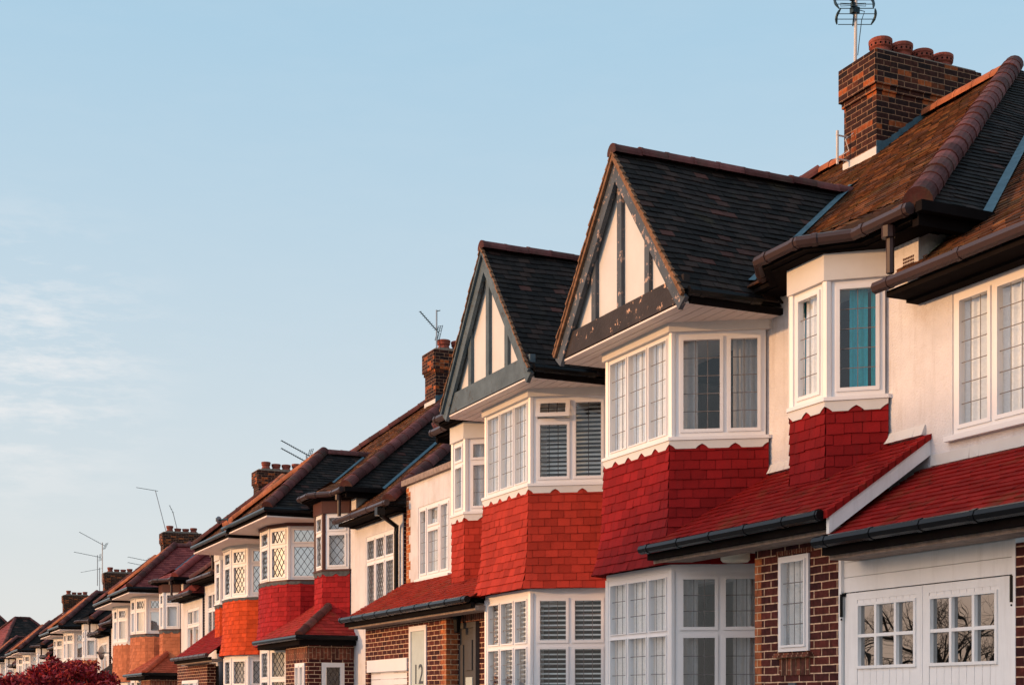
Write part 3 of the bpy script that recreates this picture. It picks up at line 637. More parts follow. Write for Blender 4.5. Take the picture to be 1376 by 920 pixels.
def make_house(y0, sgn, dz, label, o, name='semi_detached_house', group=None, h_adj=0):
    H = House(y0, sgn, dz, name, label, group)
    W = o.get('width', 7.9); g = o
    os0, os1 = o['oriel']; wz = o.get('wingwin', (3.92, 5.16)); ww = o.get('wingwin_s', (5.76, 7.35))
    # --- walls
    holes = [(.55, 2.83, 4.45, 5.55), (os0-.3, os1+.3, 4.5, 5.58), (ww[0], ww[1], wz[0], wz[1])]
    top = EZ-.04; wt = o.get('wing_top', 5.16 if False else 5.2)
    mb = MB(); wall_grid(mb, XW, XW+.25, 0.0, 5.32, 3.0, top, holes); wall_grid(mb, XW, XW+.25, 5.32, W-(.02 if o.get('quoin') else 0), .3, 5.3 if o.get('wing', 'roof') == 'roof' else 5.36, holes)
    if o.get('wing', 'roof') != 'roof': pass
    mb.box(XW+.25, 10.2, 5.12, 5.32, 5.0, 5.84)
    mb.box(XW+.25, 17, -.002, .1, .3, 6.3)
    H.b(mb, 'wall', o.get('wall', 'render'))
    mb = MB(); wall_grid(mb, XW+.001, XW+.2, .1, 5.32, .3, 3.0, [(.55, 2.83, 1.05, 2.95)]); H.b(mb, 'ground_floor_wall', o.get('wall', 'render'))
    # side / back walls in brick
    mb = MB(); mb.box(XW+.02, 17, W-.22, W+.003, .2, 5.25); mb.box(16.8, 17, 0, W-.22, .2, 5.7)
    if o.get('quoin'):
        for i in range(30):
            h = 3.6+i*.06*1.25
            if h > 5.3: break
            mb.box(XW-.004, XW+.05, W-(.20 if i % 4 < 2 else .12), W+.004, h, min(h+.075, 5.33))
        mb.box(XW-.003, XW+.2, W-.03, W+.004, .2, 3.6)
    H.b(mb, 'side_wall', 'brick' if not o.get('quoin') else 'brickorange')
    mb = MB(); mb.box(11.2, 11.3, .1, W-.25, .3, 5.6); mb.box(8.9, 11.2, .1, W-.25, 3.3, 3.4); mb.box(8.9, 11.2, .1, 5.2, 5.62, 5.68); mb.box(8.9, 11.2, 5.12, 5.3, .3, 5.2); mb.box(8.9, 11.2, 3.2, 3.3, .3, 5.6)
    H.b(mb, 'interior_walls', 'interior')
    # --- bay
    if o['bay'] == 'cant':
        plan = [(XW, .48), (7.81, 1.04), (7.81, 2.45), (XW, 2.99)]; sp = plan
        gable_roof(H, o)
        prof = [(3.05, .17), (3.25, .115), (3.55, .075), (4.35, .045)]
    else:
        plan = [bow(t) for t in (0, 38, 74, 106, 142, 180)]; sp = [bow(t) for t in (0, 20, 38, 52, 65, 78, 90, 102, 115, 128, 142, 160, 180)]
        hip_bay_roof(H, o)
        prof = [(3.05, .14), (3.25, .09), (3.55, .06), (4.35, .045)]
    hd = MB(); slab(hd, plan, .07, 5.50, 5.605); H.b(hd, 'bay_header', o.get('header', 'cream'))
    sl_ = MB(); slab(sl_, plan, .075, 4.36, 4.395); H.b(sl_, 'bay_sill', o.get('sillm', 'upvc'))
    scm = MB(); scallop(scm, sp if o['bay'] != 'cant' else plan, .062, 4.27 if not o.get('leadapron') else 4.295, 4.36, rise=.05 if not o.get('leadapron') else .02); H.b(scm, 'scalloped_apron', o.get('scallop', 'cream'))
    mb = MB(); skirt(mb, sp, prof); H.b(mb, 'tile_hung_bay', o['skirt'])
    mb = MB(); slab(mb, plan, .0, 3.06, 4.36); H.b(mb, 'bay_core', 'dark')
    mb = MB(); slab(mb, plan, .025, 2.98, 3.059); H.b(mb, 'bay_window_head', 'upvc')
    mb = MB(); slab(mb, plan, .05, .3, 1.05); H.b(mb, 'bay_base', o.get('base', 'brick'))
    for p in plan[1:-1]:
        for za, zb in ((4.39, 5.51), (1.0, 3.0)):
            corner = MB(); corner.tube([(p[0], p[1], za), (p[0], p[1], zb)], .042, 8); H.b(corner, 'corner_post', 'upvc')
    n = len(plan)-1
    for i in range(n):
        pl = Pl(plan[i], plan[i+1])
        sp_up = o['up'](i) ; sp_lo = o['lo'](i)
        if sp_up: window(H, pl, .03, pl.L-.03, 4.395, 5.50, name='bay_window', **sp_up)
        if sp_lo: window(H, pl, .03, pl.L-.03, 1.05, 2.985, name='bay_window', **sp_lo)
    # --- oriel
    OX = 8.23; cant = .36
    op = [(XW, os0-cant), (OX, os0), (OX, os1), (XW, os1+cant)]
    hd = MB(); slab(hd, op, .06, 5.53, 5.778); H.b(hd, 'oriel_header', o.get('oheader', o.get('header', 'cream')))
    mb = MB(); slab(mb, op, .065, 4.41, 4.445); H.b(mb, 'oriel_sill', o.get('sillm', 'upvc'))
    mb = MB(); scallop(mb, op, .05, 4.31, 4.41, rise=.05); H.b(mb, 'oriel_scalloped_apron', o.get('scallop', 'cream'))
    mb = MB(); skirt(mb, op, [(3.3, .032), (4.40, .032)]); H.b(mb, 'tile_hung_oriel', o['skirt'])
    mb = MB(); slab(mb, op, 0, 3.2, 4.41); H.b(mb, 'oriel_core', 'dark')
    for p in op[1:-1]: mb = MB(); mb.tube([(p[0], p[1], 4.44), (p[0], p[1], 5.54)], .05, 8); H.b(mb, 'oriel_post', o.get('opost', 'upvc'))
    for i in range(3):
        pl = Pl(op[i], op[i+1]); window(H, pl, .03, pl.L-(.03), 4.445, 5.53, name='oriel_window', **o['or'](i))
    # --- wing window
    pl = Pl((XW, ww[0]), (XW, ww[1])); window(H, pl, 0, pl.L, wz[0], wz[1], name='wing_window', n0=-.03, **o['wingspec'])
    mb = MB(); mb.box(XW-.06, XW+.05, ww[0]-.05, ww[1]+.05, wz[0]-.05, wz[0]-.004); H.b(mb, 'window_sill', 'upvc')
    main_roof(H, o)
    return H
def lean_to(H, s0, s1, e, top, m, gut='gutterblack', sB=None, verge=None, XE=7.52, vergesgn=1, part='porch_roof', top_s=None):
    mb = MB(); ts = top_s or (s0, s1)
    tile_panel(mb, (XE, s0, e), (XE, s1, e), (XW, ts[0], top), (XW, ts[1], top), (-1, 0, 1), gauge=.095); H.b(mb, part, m)
    mb = MB(); gutter(mb, [(XE-.03, s0, e-.01), (XE-.03, s1, e-.01)], .05); gutter_brackets(mb, (XE-.03, s0, e-.01), (XE-.03, s1, e-.01), .056, .6); H.b(mb, part.split('_')[0]+'_gutter', gut)
    mb = MB(); mb.box(XE+.03, XE+.09, s0+.02, s1-.02, e-.12, e-.05); H.b(mb, part.split('_')[0]+'_fascia', 'dark')
    mb = MB(); mb.box(XE+.10, XE+.37, s0+.03, s1-.03, e-.155, e-.09); H.b(mb, part.split('_')[0]+'_wall_plate', 'roughwood')
def verge_board(H, s, e, top, XE=7.52, m='whitewood', dpt=.15):
    mb = MB(); mb.extr([(XE+.03, s, e-.02), (XW, s, top-.03), (XW, s, top-.03-dpt), (XE+.03, s, e-.02-dpt)], (0, .04, 0)); H.b(mb, 'verge_board', m)
    mb = MB()
    for i in range(14):
        t0, t1 = i/14, (i+1.1)/14; x0, z0, x1, z1 = lerp(XE, XW, t0), lerp(e, top, t0), lerp(XE, XW, min(1, t1)), lerp(e, top, min(1, t1))
        mb.hexa([(x0, s-.05, z0-.04), (x0, s+.055, z0-.04), (x1, s+.055, z1-.04), (x1, s-.05, z1-.04), (x0, s-.05, z0+.03), (x0, s+.055, z0+.03), (x1, s+.055, z1+.008), (x1, s-.05, z1+.008)])
    H.b(mb, 'verge_tiles', 'red10roof')
def fillet(H, s0, s1, h, m='cream', t=.05):
    mb = MB(); k = int((s1-s0)/.12)
    for i in range(k):
        a, b = lerp(s0, s1, i/k), lerp(s0, s1, (i+1)/k); mb.hexa([(XW-t-random.uniform(0, .012), a, h-.035), (XW+.02, a, h-.035), (XW+.02, b, h-.035), (XW-t-random.uniform(0, .01), b, h-.035), (XW-.012, a, h+.06), (XW+.02, a, h+.06), (XW+.02, b, h+.06), (XW-.012, b, h+.06)])
    H.b(mb, 'mortar_fillet', m)
def chimney(H, dy, top=10.1, holes=True, front=12.1, lit=True, potn=4, potvar=()):
    """stack astride the party line"""
    x0, x1, s0, s1 = front, front+1.8, dy-.34, dy+.34
    mb = MB(); mb.box(x0+.06, x1-.06, s0, s1, 7.8, top-.52)
    mb.box(x0+.035, x1-.035, s0-.022, s1+.022, top-.52, top-.445); mb.box(x0, x1, s0-.045, s1+.045, top-.445, top-.0)
    c = H.b(mb, 'chimney_stack', 'brickchim')
    mb = MB(); mb.prism([(x0+.06, s0), (x1-.06, s0), (x1-.06, s1), (x0+.06, s1)], top, top+.04); mb.prism([(x0+.2, s0+.1), (x1-.2, s0+.1), (x1-.2, s1-.1), (x0+.2, s1-.1)], top+.04, top+.09); H.b(mb, 'flaunching', 'flaunch', c)
    mb = MB(); f = 7.8
    zr = lambda x: EZ+ROOFP*(x-EX)
    for ss in (s0-.006, s1+.002):
        mb.extr([(x0+.055, ss, zr(x0)-.1), (13.0, ss, zr(13.0)-.1), (13.0, ss, zr(13)+.10)]+[q for i in range(6, 0, -1) for q in ((x0+.06+(13-x0-.06)*i/7+.12, ss, zr(x0+.06+(13-x0-.06)*i/7)+.17), (x0+.06+(13-x0-.06)*i/7, ss, zr(x0+.06+(13-x0-.06)*i/7)+.10))]+[(x0+.055, ss, zr(x0)+.22)], (0, .006, 0))
    H.b(mb, 'chimney_flashing', 'lead', c)
    mb = MB(); mb.box(x0+.045, x0+.06, s0-.01, s1+.01, zr(x0)-.1, zr(x0)+.14); H.b(mb, 'mortar_fillet', 'cream', c)
    for i in range(potn):
        cx = x0+.40+(x1-x0-.75)*i/(potn-1); mb = MB(); hh = potvar[i] if i < len(potvar) else .27
        mb.lathe((cx, dy, top+.04), [(.13, 0), (.145, .03), (.145, .09), (.125, hh*.5), (.125, hh*.55), (.148, hh*.62), (.15, hh*.8), (.158, hh*.83), (.158, hh*.96), (.145, hh), (.12, hh), (.11, hh-.1)], 20)
        nf = len(mb.f)
        if holes:
            for j in range(14):
                t = j*2*math.pi/14; d = Vector((math.cos(t), math.sin(t))); q = Vector((cx, dy))+d*.1485
                e = Vector((-d.y, d.x))*.011; z = top+.04+hh*.66
                mb.hexa([(q.x-e.x, q.y-e.y, z), (q.x+e.x, q.y+e.y, z), (q.x+e.x+d.x*.004, q.y+e.y+d.y*.004, z), (q.x-e.x+d.x*.004, q.y-e.y+d.y*.004, z), (q.x-e.x, q.y-e.y, z+.025), (q.x+e.x, q.y+e.y, z+.025), (q.x+e.x+d.x*.006, q.y+e.y+d.y*.006, z+.025), (q.x-e.x+d.x*.006, q.y-e.y+d.y*.006, z+.025)])
        H.b(mb, 'chimney_pot', 'pot', c, False, ('dark', nf))
    return c

# ================================================================== house 10
rect = dict(lead='rect', sx=.13, sy=.19, lw=.0075)
o10 = dict(oriel=(4.02, 4.55), bay='cant', roof_front='roofsunlit', roof_side='rooftile', barge='greywood', beam='blackwood', gut='gutterbrown', skirt='red10',
    up=lambda i: dict(cols=(1, 1, 1), cur='net', sash=.013, fw=.042, **rect) if i == 1 else dict(cols=(1.25, 1), cur='sides', **rect),
    lo=lambda i: dict(cols=(1, 1, 1), rows=[(2.1, 1)]*3, cur='net', sash=.010, fw=.05, **rect) if i == 1 else dict(cols=(1, 1), rows=[(2.1, 1)]*2, cur='sides', **rect),
    wingspec=dict(cols=(1, 1.3, 1), cur='net', **rect))
o10['or'] = lambda i: dict(cols=(1,), cur='net' if i == 1 else 'teal', **rect)
H10 = make_house(15.5, -1, 0, 'white rendered house numbered 10 with deep red tile-hung bay, black-beamed gable and white garage doors', o10, group='semi-detached houses along the street')
lean_to(H10, 2.35, 5.44, 3.22, 3.98, 'red10roof')
verge_board(H10, 5.44, 3.22, 3.98)
lean_to(H10, 5.36, 8.1, 2.99, 3.69, 'red10roof', part='garage_roof')
fillet(H10, 2.95, 5.42, 4.02); fillet(H10, 5.5, 7.9, 3.73, 'cream', .012)
# porch front wall
mb = MB(); wall_grid(mb, XF, XF+.22, 3.85, 5.15, .3, 3.07, [(4.26, 4.73, 2.08, 2.97), (4.1, 4.9, .0001, .0002)]); mb.box(XF+.22, XW, 3.85, 4.0, .3, 3.12); 
H10.b(mb, 'brick_front', 'brick')
mb = MB(); mb.box(XF, XF+.22, 7.29, 7.9, .3, 2.8); mb.box(XF+.22, XW, 7.7, 7.9, .3, 2.8); H10.b(mb, 'garage_jamb', 'brick')
mb = MB()
for i in range(36):
    h = .3+i*.075; w_ = .1125 if i % 2 else .105
    mb.box(XF-.0025, XF+.1, 3.8475, 3.85+w_, h+.004, h+.071)
H10.b(mb, 'brick_quoins', 'brickorange')
mb = MB()
for i in range(8): a = 4.20+i*.075; mb.box(XF-.004, XF+.1, a, a+.066, 2.985, 3.03)
H10.b(mb, 'window_soldier_course', 'soldier'); mb = MB()
for i in range(7): a = 4.27+i*.0675; mb.box(XF-.012, XF+.1, a, a+.056, 1.86, 2.02)
mb.box(XF-.06, XF+.1, 4.20, 4.79, 2.025, 2.045); mb.box(XF-.045, XF+.1, 4.22, 4.77, 2.048, 2.066)
H10.b(mb, 'window_brick_dressing', 'soldier')
window(H10, Pl((XF, 4.26), (XF, 4.73)), 0, .47, 2.08, 2.97, name='porch_window', sx=.09, sy=.19, cur='net', fw=.04, sash=.02, n0=-.0)
mb = MB(); mb.box(XF-.2, XW, 2.55, 3.85, 3.15, 3.17); H10.b(mb, 'porch_ceiling', 'cream')
mb = MB(); mb.lathe((8.2, 3.05, 3.05), [(.0, 0), (.13, .0), (.15, .02), (.15, .105)], 24); H10.b(mb, 'porch_ceiling_lamp', 'lampglass', smooth=True)
# number plaque 10 (sits on the bricks)
def text(H, s, X, z, txt, size, m, parent=None, name='house_number', serif=False, nrm=1):
    cu = bpy.data.curves.new(name, 'FONT'); cu.body = txt; cu.size = size; cu.extrude = .002; cu.align_x = 'CENTER'
    t = bpy.data.objects.new(name, cu); col.objects.link(t); bpy.context.view_layer.update()
    me = bpy.data.meshes.new_from_object(t.evaluated_get(bpy.context.evaluated_depsgraph_get())); bpy.data.objects.remove(t)
    ob = bpy.data.objects.new(name, me); col.objects.link(ob); me.materials.clear(); me.materials.append(M[m]); ob.parent = parent or H.root
    # local x of text -> -y (reads correctly seen from the street)
    for v in me.vertices: x, y, zz = v.co; v.co = (X-XW-zz, H.sgn*(s-4)-x, z+y)
    return ob
mb = MB(); mb.box(XF-.014, XF-.001, 4.41, 4.525, 1.62, 1.79); pq = H10.b(mb, 'number_plaque', 'slategrey')
text(H10, 4.4675, XF-.0165, 1.655, '10', .11, 'upvc', pq)
# garage doors
mb = MB(); gx = XF+.03
for i in range(3): mb.box(gx-.0, gx+.03, 5.17, 7.27, 2.575+i*.133, 2.575+i*.133+.129)
H10.b(mb, 'garage_header_boards', 'whitewood')
for a_ in (5.15, 7.25): mb = MB(); mb.box(XF-.0, XF+.1, a_, a_+.035, .3, 2.98); H10.b(mb, 'garage_post', 'whitewood')
for k, (a, b) in enumerate(((5.20, 6.215), (6.22, 7.24))):
    w0, w1 = (a+.17, b-.075) if k == 0 else (a+.075, b-.17)
    pl = Pl((gx, a), (gx, b)); mb = MB(); pl.box(mb, 0, w0-a, .35, 2.565, -.05, .0); pl.box(mb, w1-a, b-a, .35, 2.565, -.05, 0); pl.box(mb, w0-a, w1-a, 2.50, 2.565, -.05, 0)
    for (h0, h1) in ((2.47, 2.50), (.35, 1.90)):
        n_ = 9
        for i in range(n_): x0 = w0-a+(w1-w0)*i/n_; pl.box(mb, x0+.004, x0+(w1-w0)/n_, h0, h1, -.045, -.004)
    d = H10.b(mb, 'garage_door', 'whitewood')
    fr = MB(); gl = MB(); A, B = w0-a, w1-a; C, D = 1.90, 2.47
    pl.box(fr, A, B, C, C+.025, -.03, .012); pl.box(fr, A, B, D-.025, D, -.03, .012); pl.box(fr, A, A+.025, C+.025, D-.025, -.03, .012); pl.box(fr, B-.025, B, C+.025, D-.025, -.03, .012)
    for i in (1, 2): x = lerp(A, B, i/3); pl.box(fr, x-.014, x+.014, C+.025, D-.025, -.03, .009)
    pl.box(fr, A+.025, B-.025, (C+D)/2-.014, (C+D)/2+.014, -.03, .008)
    H10.b(fr, 'garage_window_bars', 'whitewood', d)
    gl.face([pl.pt(A, C, -.025), pl.pt(B, C, -.025), pl.pt(B, D, -.025), pl.pt(A, D, -.025)]); H10.b(gl, 'pane', 'glassdark', d)
    hn = MB(); hy = 5.19 if k == 0 else 7.245
    hn.tube([(gx-.03, hy, 2.36), (gx-.03, hy, 2.56)], .014, 8); hn.tube([(gx-.03, hy, 2.33), (gx-.03, hy, 2.345)], .008, 8); hn.box(gx-.02, gx+.01, hy-.03, hy+.03, 2.54, 2.57); H10.b(hn, 'hinge', 'gutterblack', d)
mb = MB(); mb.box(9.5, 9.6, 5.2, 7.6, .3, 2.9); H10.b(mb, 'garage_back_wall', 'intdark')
mb = MB()
for i in range(7):
    for j in range(5): mb.box(XW-.005, XW+.01, 5.115+i*.022, 5.128+i*.022, 5.50+j*.03, 5.52+j*.03)
H10.b(mb, 'air_vent', 'brownwood')
# downpipe between the gables and flashing tips
mb = MB(); mb.tube([(8.3, .2, 5.66), (8.3, .2, 5.45), (8.5, .14, 5.2), (8.58, .12, 4.9), (8.58, .12, 3.2)], .036, 8); mb.box(8.24, 8.36, .14, .26, 5.44, 5.62); H10.b(mb, 'rainwater_pipe', 'gutterblack')
chimney(H10, 0.03, 10.17, potvar=(.30, .30, .27, .28))

# ================================================================== house 12
o12 = dict(oriel=(4.2, 4.68), bay='cant', roof_front='roofsunlit', roof_side='rooftile', barge='bluewood', beam='bluewood', gut='gutterbrown', skirt='red12', wing='parapet', wingwin=(3.70, 4.92), wingwin_s=(5.9, 7.33), quoin=True,
    up=lambda i: dict(cols=(1, 1, 1), cur='net', sash=.013, fw=.042, **rect) if i == 1 else (dict(cols=(.95, 1), rows=[(1,), (2.4, .8)] if i == 0 and False else [(1,), (2.4, .8)], cur='blind', grid='darkgrid', open_lights=((1, 1),), **rect) if i == 0 else dict(cols=(1, 1), cur='blind', **rect)),
    lo=lambda i: dict(cols=(1, 1, 1), rows=[(2.1, 1)]*3, cur='louvre', sash=.02, **rect) if i == 1 else dict(cols=(1, 1), rows=[(2.1, 1)]*2, cur='louvre', **rect),
    wingspec=dict(cols=(.8, 1, .7), rows=[(1,), (2.2, 1), (1,)], cur='net', **rect))
o12['or'] = lambda i: dict(cols=(1,), rows=[(2.4, 1)], cur='net', **rect)
H12 = make_house(15.5, 1, 0, 'white rendered house numbered 12 with bright red tile-hung bay and blue-grey timbered gable', o12, group='semi-detached houses along the street')
lean_to(H12, 2.4, 8.0, 3.02, 3.68, 'red12roof')
fillet(H12, 2.95, 5.6, 3.72)
mb = MB(); wall_grid(mb, XF, XF+.22, 4.18, 7.9, .3, 2.93, [(4.97, 5.72, .5, 2.80), (5.85, 7.75, .29, 2.32)]); H12.b(mb, 'brick_front', 'brick')
mb = MB()
for i in range(34):
    h = .3+i*.075; mb.box(XF-.0025, XF+.18, 4.1775, 4.18+(.225 if i % 2 else .1125), h+.004, h+.071)
H12.b(mb, 'brick_quoins', 'brickorange')
mb = MB(); pl = Pl((XF, 4.97), (XF, 5.72)); pl.box(mb, 0, .75, 2.72, 2.80, -.06, .02); pl.box(mb, 0, .07, .5, 2.72, -.06, .02); pl.box(mb, .68, .75, .5, 2.72, -.06, .02); f12 = H12.b(mb, 'porch_window', 'upvc')
mb = MB(); mb.box(XF+.0, XF+.02, 5.04, 5.65, .5, 2.72); H12.b(mb, 'frosted_pane', 'frosted', f12)
text(H12, 5.34, XF-.004, 1.90, '12', .44, 'slategrey', f12)
mb = MB()
for i in range(20): mb.box(XF+.05, XF+.09, 5.85, 7.75, .3+i*.1, .3+i*.1+.092)
mb.box(XF-.02, XF+.06, 5.82, 7.78, 2.12, 2.32); H12.b(mb, 'garage_door', 'upvc')
# front door
mb = MB(); mb.box(8.15, 8.3, 2.9, 4.75, .3, 2.97); H12.b(mb, 'porch_back_wall', 'brick')
pl = Pl((8.12, 3.52), (8.12, 4.45)); mb = MB(); pl.box(mb, 0, .93, 2.70, 2.78, -.05, .03); pl.box(mb, 0, .08, .3, 2.70, -.05, .03); pl.box(mb, .85, .93, .3, 2.70, -.05, .03); pl.box(mb, .08, .85, .3, 2.70, -.05, 0)
pl.box(mb, .50, .76, 1.35, 2.46, 0, .02); pl.box(mb, .17, .42, 2.08, 2.52, 0, .02); dr = H12.b(mb, 'front_door', 'door')
mb = MB(); pl.box(mb, .17, .42, 1.55, 1.98, .0, .012); H12.b(mb, 'door_glass', 'frosted', dr)
mb = MB(); pl.box(mb, .12, .47, 1.36, 1.47, .0, .025); H12.b(mb, 'letterbox', 'metal', dr)
mb = MB(); mb.box(XF-.1, XW, 2.8, 6.2, 2.97, 2.99); H12.b(mb, 'porch_ceiling', 'cream')
mb = MB(); mb.box(8.08, 8.145, 3.0, 4.7, 2.785, 2.968); H12.b(mb, 'porch_soldier_course', 'soldier')
mb = MB(); mb.lathe((7.98, 3.95, 2.63), [(.0, 0), (.045, 0), (.05, .02), (.07, .24), (.10, .26), (.03, .33), (0, .34)], 6); H12.b(mb, 'porch_lantern', 'gutterblack')

# ================================================================== pair C: wine / orange bows
dia = dict(lead='diamond', sx=.16, sy=.20, lw=.009, grid='darkgrid')
oC1 = dict(oriel=(4.1, 4.62), bay='bow', roof_front='roofsunlit', roof_side='rooftile', barge='brownwood', beam='brownwood', gut='gutterbrown', skirt='redwine', header='brownwood', oheader='brownwood', sillm='brownwood', opost='brownwood', leadapron=True, scallop='darklead', ridge_far='ridgesunlit',
    up=lambda i: dict(cols=(1,), rows=[(2.1, 1)], cur='flat', glass='glassbright', fw=.045, **dia),
    lo=lambda i: dict(cols=(1,), rows=[(2.1, 1)], cur='greynet', fw=.045, **dia),
    wingspec=dict(cols=(1, 1, 1), rows=[(2.0, 1)]*3, cur='greynet', lead='diamond', sx=.1, sy=.16, lw=.008), wingwin=(3.55, 4.95), wingwin_s=(5.9, 7.5))
oC1['or'] = lambda i: dict(cols=(1,), rows=[(2.1, 1)], cur='flat', **dia)
C0 = 31.5
HC1 = make_house(C0, -1, -.25, 'house with wine red curved bay, brown trim and lattice windows beside house 12', oC1, group='semi-detached houses along the street')
def hip_porch(H, m, rm='ridge', brick='brick', gut='gutterblack'):
    e, t, s0, s1, XE = 3.10, 3.95, 2.2, 5.35, 7.5
    mb = MB(); tile_panel(mb, (XE, s0, e), (XE, s1, e), (XW, s0, t), (XW, 4.4, t), (-1, 0, 1), gauge=.095); tile_panel(mb, (XE, s1, e), (XW, s1, e), (XW, 4.4, t), (XW, 4.4, t), (0, 1, 1), gauge=.095); H.b(mb, 'porch_roof', m)
    mb = MB(); ridge_tiles(mb, (XE+.02, s1-.02, e+.03), (XW, 4.4, t+.02), .09, .28); H.b(mb, 'porch_hip_tiles', rm)
    mb = MB(); gutter(mb, [(XE-.04, s0, e-.01), (XE-.04, s1+.04, e-.01), (XW, s1+.04, e-.01)], .05); H.b(mb, 'porch_gutter', gut)
    mb = MB(); mb.box(XE+.03, XW, s0, s1-.03, e-.15, e-.05); H.b(mb, 'porch_fascia', 'dark')
    mb = MB(); wall_grid(mb, 7.72, 7.9, 3.7, 5.2, .3, e-.15, [(4.4, 5.05, .9, 2.62)])
    mb.box(7.9, 8.0, 5.02, 5.2, .3, e-.15); mb.box(8.45, XW, 5.02, 5.2, .3, e-.15); mb.box(8.0, 8.45, 5.02, 5.2, 2.62, e-.15); mb.box(8.0, 8.45, 5.02, 5.2, .3, .9)
    H.b(mb, 'porch_wall', brick)
    mb = MB(); mb.box(7.715, 7.8, 3.7, 5.205, 2.68, 2.9); mb.box(7.8, XW, 5.1, 5.205, 2.68, 2.9); H.b(mb, 'porch_soldier_course', 'soldier')
    window(H, Pl((7.72, 4.4), (7.72, 5.05)), 0, .65, .9, 2.62, cols=(1, 1), lead=None, cur='flat', name='porch_window')
    p = Pl((8.0, 5.2), (8.45, 5.2)); p.n = Vector((0, 1)); window(H, p, 0, .45, .9, 2.62, lead='diamond', sx=.11, sy=.14, cur=None, name='porch_window', grid='darkgrid', lw=.006)
    mb = MB(); mb.box(8.5, 8.6, 3.9, 5.0, .3, 2.9); H.b(mb, 'porch_inner_wall', 'intdark')
hip_porch(HC1, 'wineroof')
mb = MB(); mb.tube([(8.2, 7.95, 5.26), (8.25, 7.95, 5.1), (8.58, 7.78, 4.95), (8.58, 7.76, 4.8), (8.58, 7.76, .4)], .045, 8); mb.box(8.14, 8.28, 7.88, 8.02, 5.1, 5.24); HC1.b(mb, 'downpipe_front', 'gutterblack')
chimney(HC1, .2, 10.05, holes=False, potvar=(.28, .28, .22, .25))

oC2 = dict(oC1); oC2.update(skirt='redorange', header='cream', oheader='cream', sillm='upvc', opost='upvc', scallop='darklead', ridge='ridge', wing='parapet' if False else 'roof')
oC2['up'] = lambda i: dict(cols=(1,), rows=[(2.1, 1)], cur='flat', glass='glassbright', fw=.05, **dia)
oC2['or'] = lambda i: dict(cols=(1,), rows=[(2.1, 1)], cur='flat', **dia)
HC2 = make_house(C0, 1, -.35, 'house with bright orange-red curved bay under brown tiled hipped roof', oC2, group='semi-detached houses along the street')
lean_to(HC2, 2.4, 6.6, 3.10, 3.95, 'red10roof', 'gutterbrown')
mb = MB(); wall_grid(mb, XF, XF+.22, 4.2, 7.9, .3, 2.95, [(5.2, 7.2, .2, 2.55)]); HC2.b(mb, 'brick_front', 'brick')
window(HC2, Pl((XF, 5.2), (XF, 7.2)), 0, 2, .4, 2.55, cols=(1, 1), lead=None, cur=None, name='porch_window')
mb = MB(); mb.box(XF+.4, XF+.45, 4.9, 7.4, .3, 2.9); HC2.b(mb, 'porch_inner_wall', 'intdark')

# ================================================================== pair D: terracotta
D0 = 47.6
tops = dict(lead='top', sx=.13, sy=.17, lw=.010, grid='darkgrid')
oD1 = dict(oC1); oD1.update(skirt='terracotta', roof_front='ridgesunlit' if False else 'roofwine', roof_side='roofwine', ridge='roofwine', ridge_far='ridgesunlit', header='cream', oheader='brownwood', sillm='brownwood', opost='upvc',
    up=lambda i: dict(cols=(1,), rows=[(2.1, 1)], cur='flat', glass='glassbright', fw=.06, **tops), lo=lambda i: dict(cols=(1,), rows=[(2.1, 1)], cur='flat', fw=.06, **tops),
    wingspec=dict(cols=(1, 1), rows=[(2, 1)]*2, cur='flat', lead=None))
oD1['or'] = lambda i: dict(cols=(1,), rows=[(2.1, 1)], cur='flat', **tops)
HD1 = make_house(D0, -1, -.65, 'house with terracotta tile-hung curved bay and clean plum-coloured hipped roof', oD1, group='semi-detached houses along the street')
hip_porch(HD1, 'terraroof', 'terraroof'); chimney(HD1, .1, 10.05, holes=False, potvar=(.3, .25, .25, .3))
oD2 = dict(oD1); oD2.update(skirt='terracotta', roof_front='rooftile', roof_side='rooftile', ridge='ridge', header='cream', oheader='cream', leadapron=False, scallop='cream', sillm='upvc')
HD2 = make_house(D0, 1, -.75, 'cream-windowed house with weathered terracotta curved bay below dark hipped roof', oD2, group='semi-detached houses along the street')
lean_to(HD2, 2.4, 6.6, 3.10, 3.95, 'rooftile', 'gutterblack')
mb = MB(); wall_grid(mb, XF, XF+.22, 4.2, 7.9, .3, 2.95, [(5.2, 7.2, .2, 2.55)]); HD2.b(mb, 'brick_front', 'brick')

# ================================================================== pairs E, F, G
oE1 = dict(oD2); oE1.update(lo=lambda i: None, roof_front='rooftile', roof_side='rooftile', wall='render', skirt='terracotta')
def kids(o): return [c for c in bpy.data.objects if c.parent == o]
def copy_tree(o, parent=None):
    c = o.copy(); col.objects.link(c)
    if parent: c.parent = parent
    for k in kids(o): copy_tree(k, c)
    return c
E0, F0, G0 = 64.0, 80.6, 97.8
HE1 = make_house(E0, -1, -1.0, 'far house with cream bow windows, second chimney from the left of the row rising above it', oE1, group='semi-detached houses along the street'); chimney(HE1, 0, 10.1, holes=False, potvar=(.3, .2, .2, .25)); hip_porch(HE1, 'rooftile')
HE1.root['label'] = 'far cream house with curved bay next beyond the terracotta pair'
HE2 = make_house(E0, 1, -1.1, 'far cream house behind the satellite dish, its dark roof running down to the left', oE1, group='semi-detached houses along the street')
lean_to(HE2, 2.4, 6.6, 3.10, 3.95, 'rooftile', 'gutterblack')
for (y, dz, k, lab1, lab2) in ((F0, -1.4, 0, 'distant cream house with dark roof below the chimney that carries tall aerials', 'distant cream house beyond the chimney with tall aerials'),
                        (G0, -1.45, 1, 'farthest pair house under the leftmost chimney of the row', 'end house of the row, dark roof sloping to the far left')):
    a = copy_tree(HE1.root); a.location = (XW, y-4, dz); a['label'] = lab1
    b = copy_tree(HE2.root); b.location = (XW, y+4, dz-.05); b['label'] = lab2

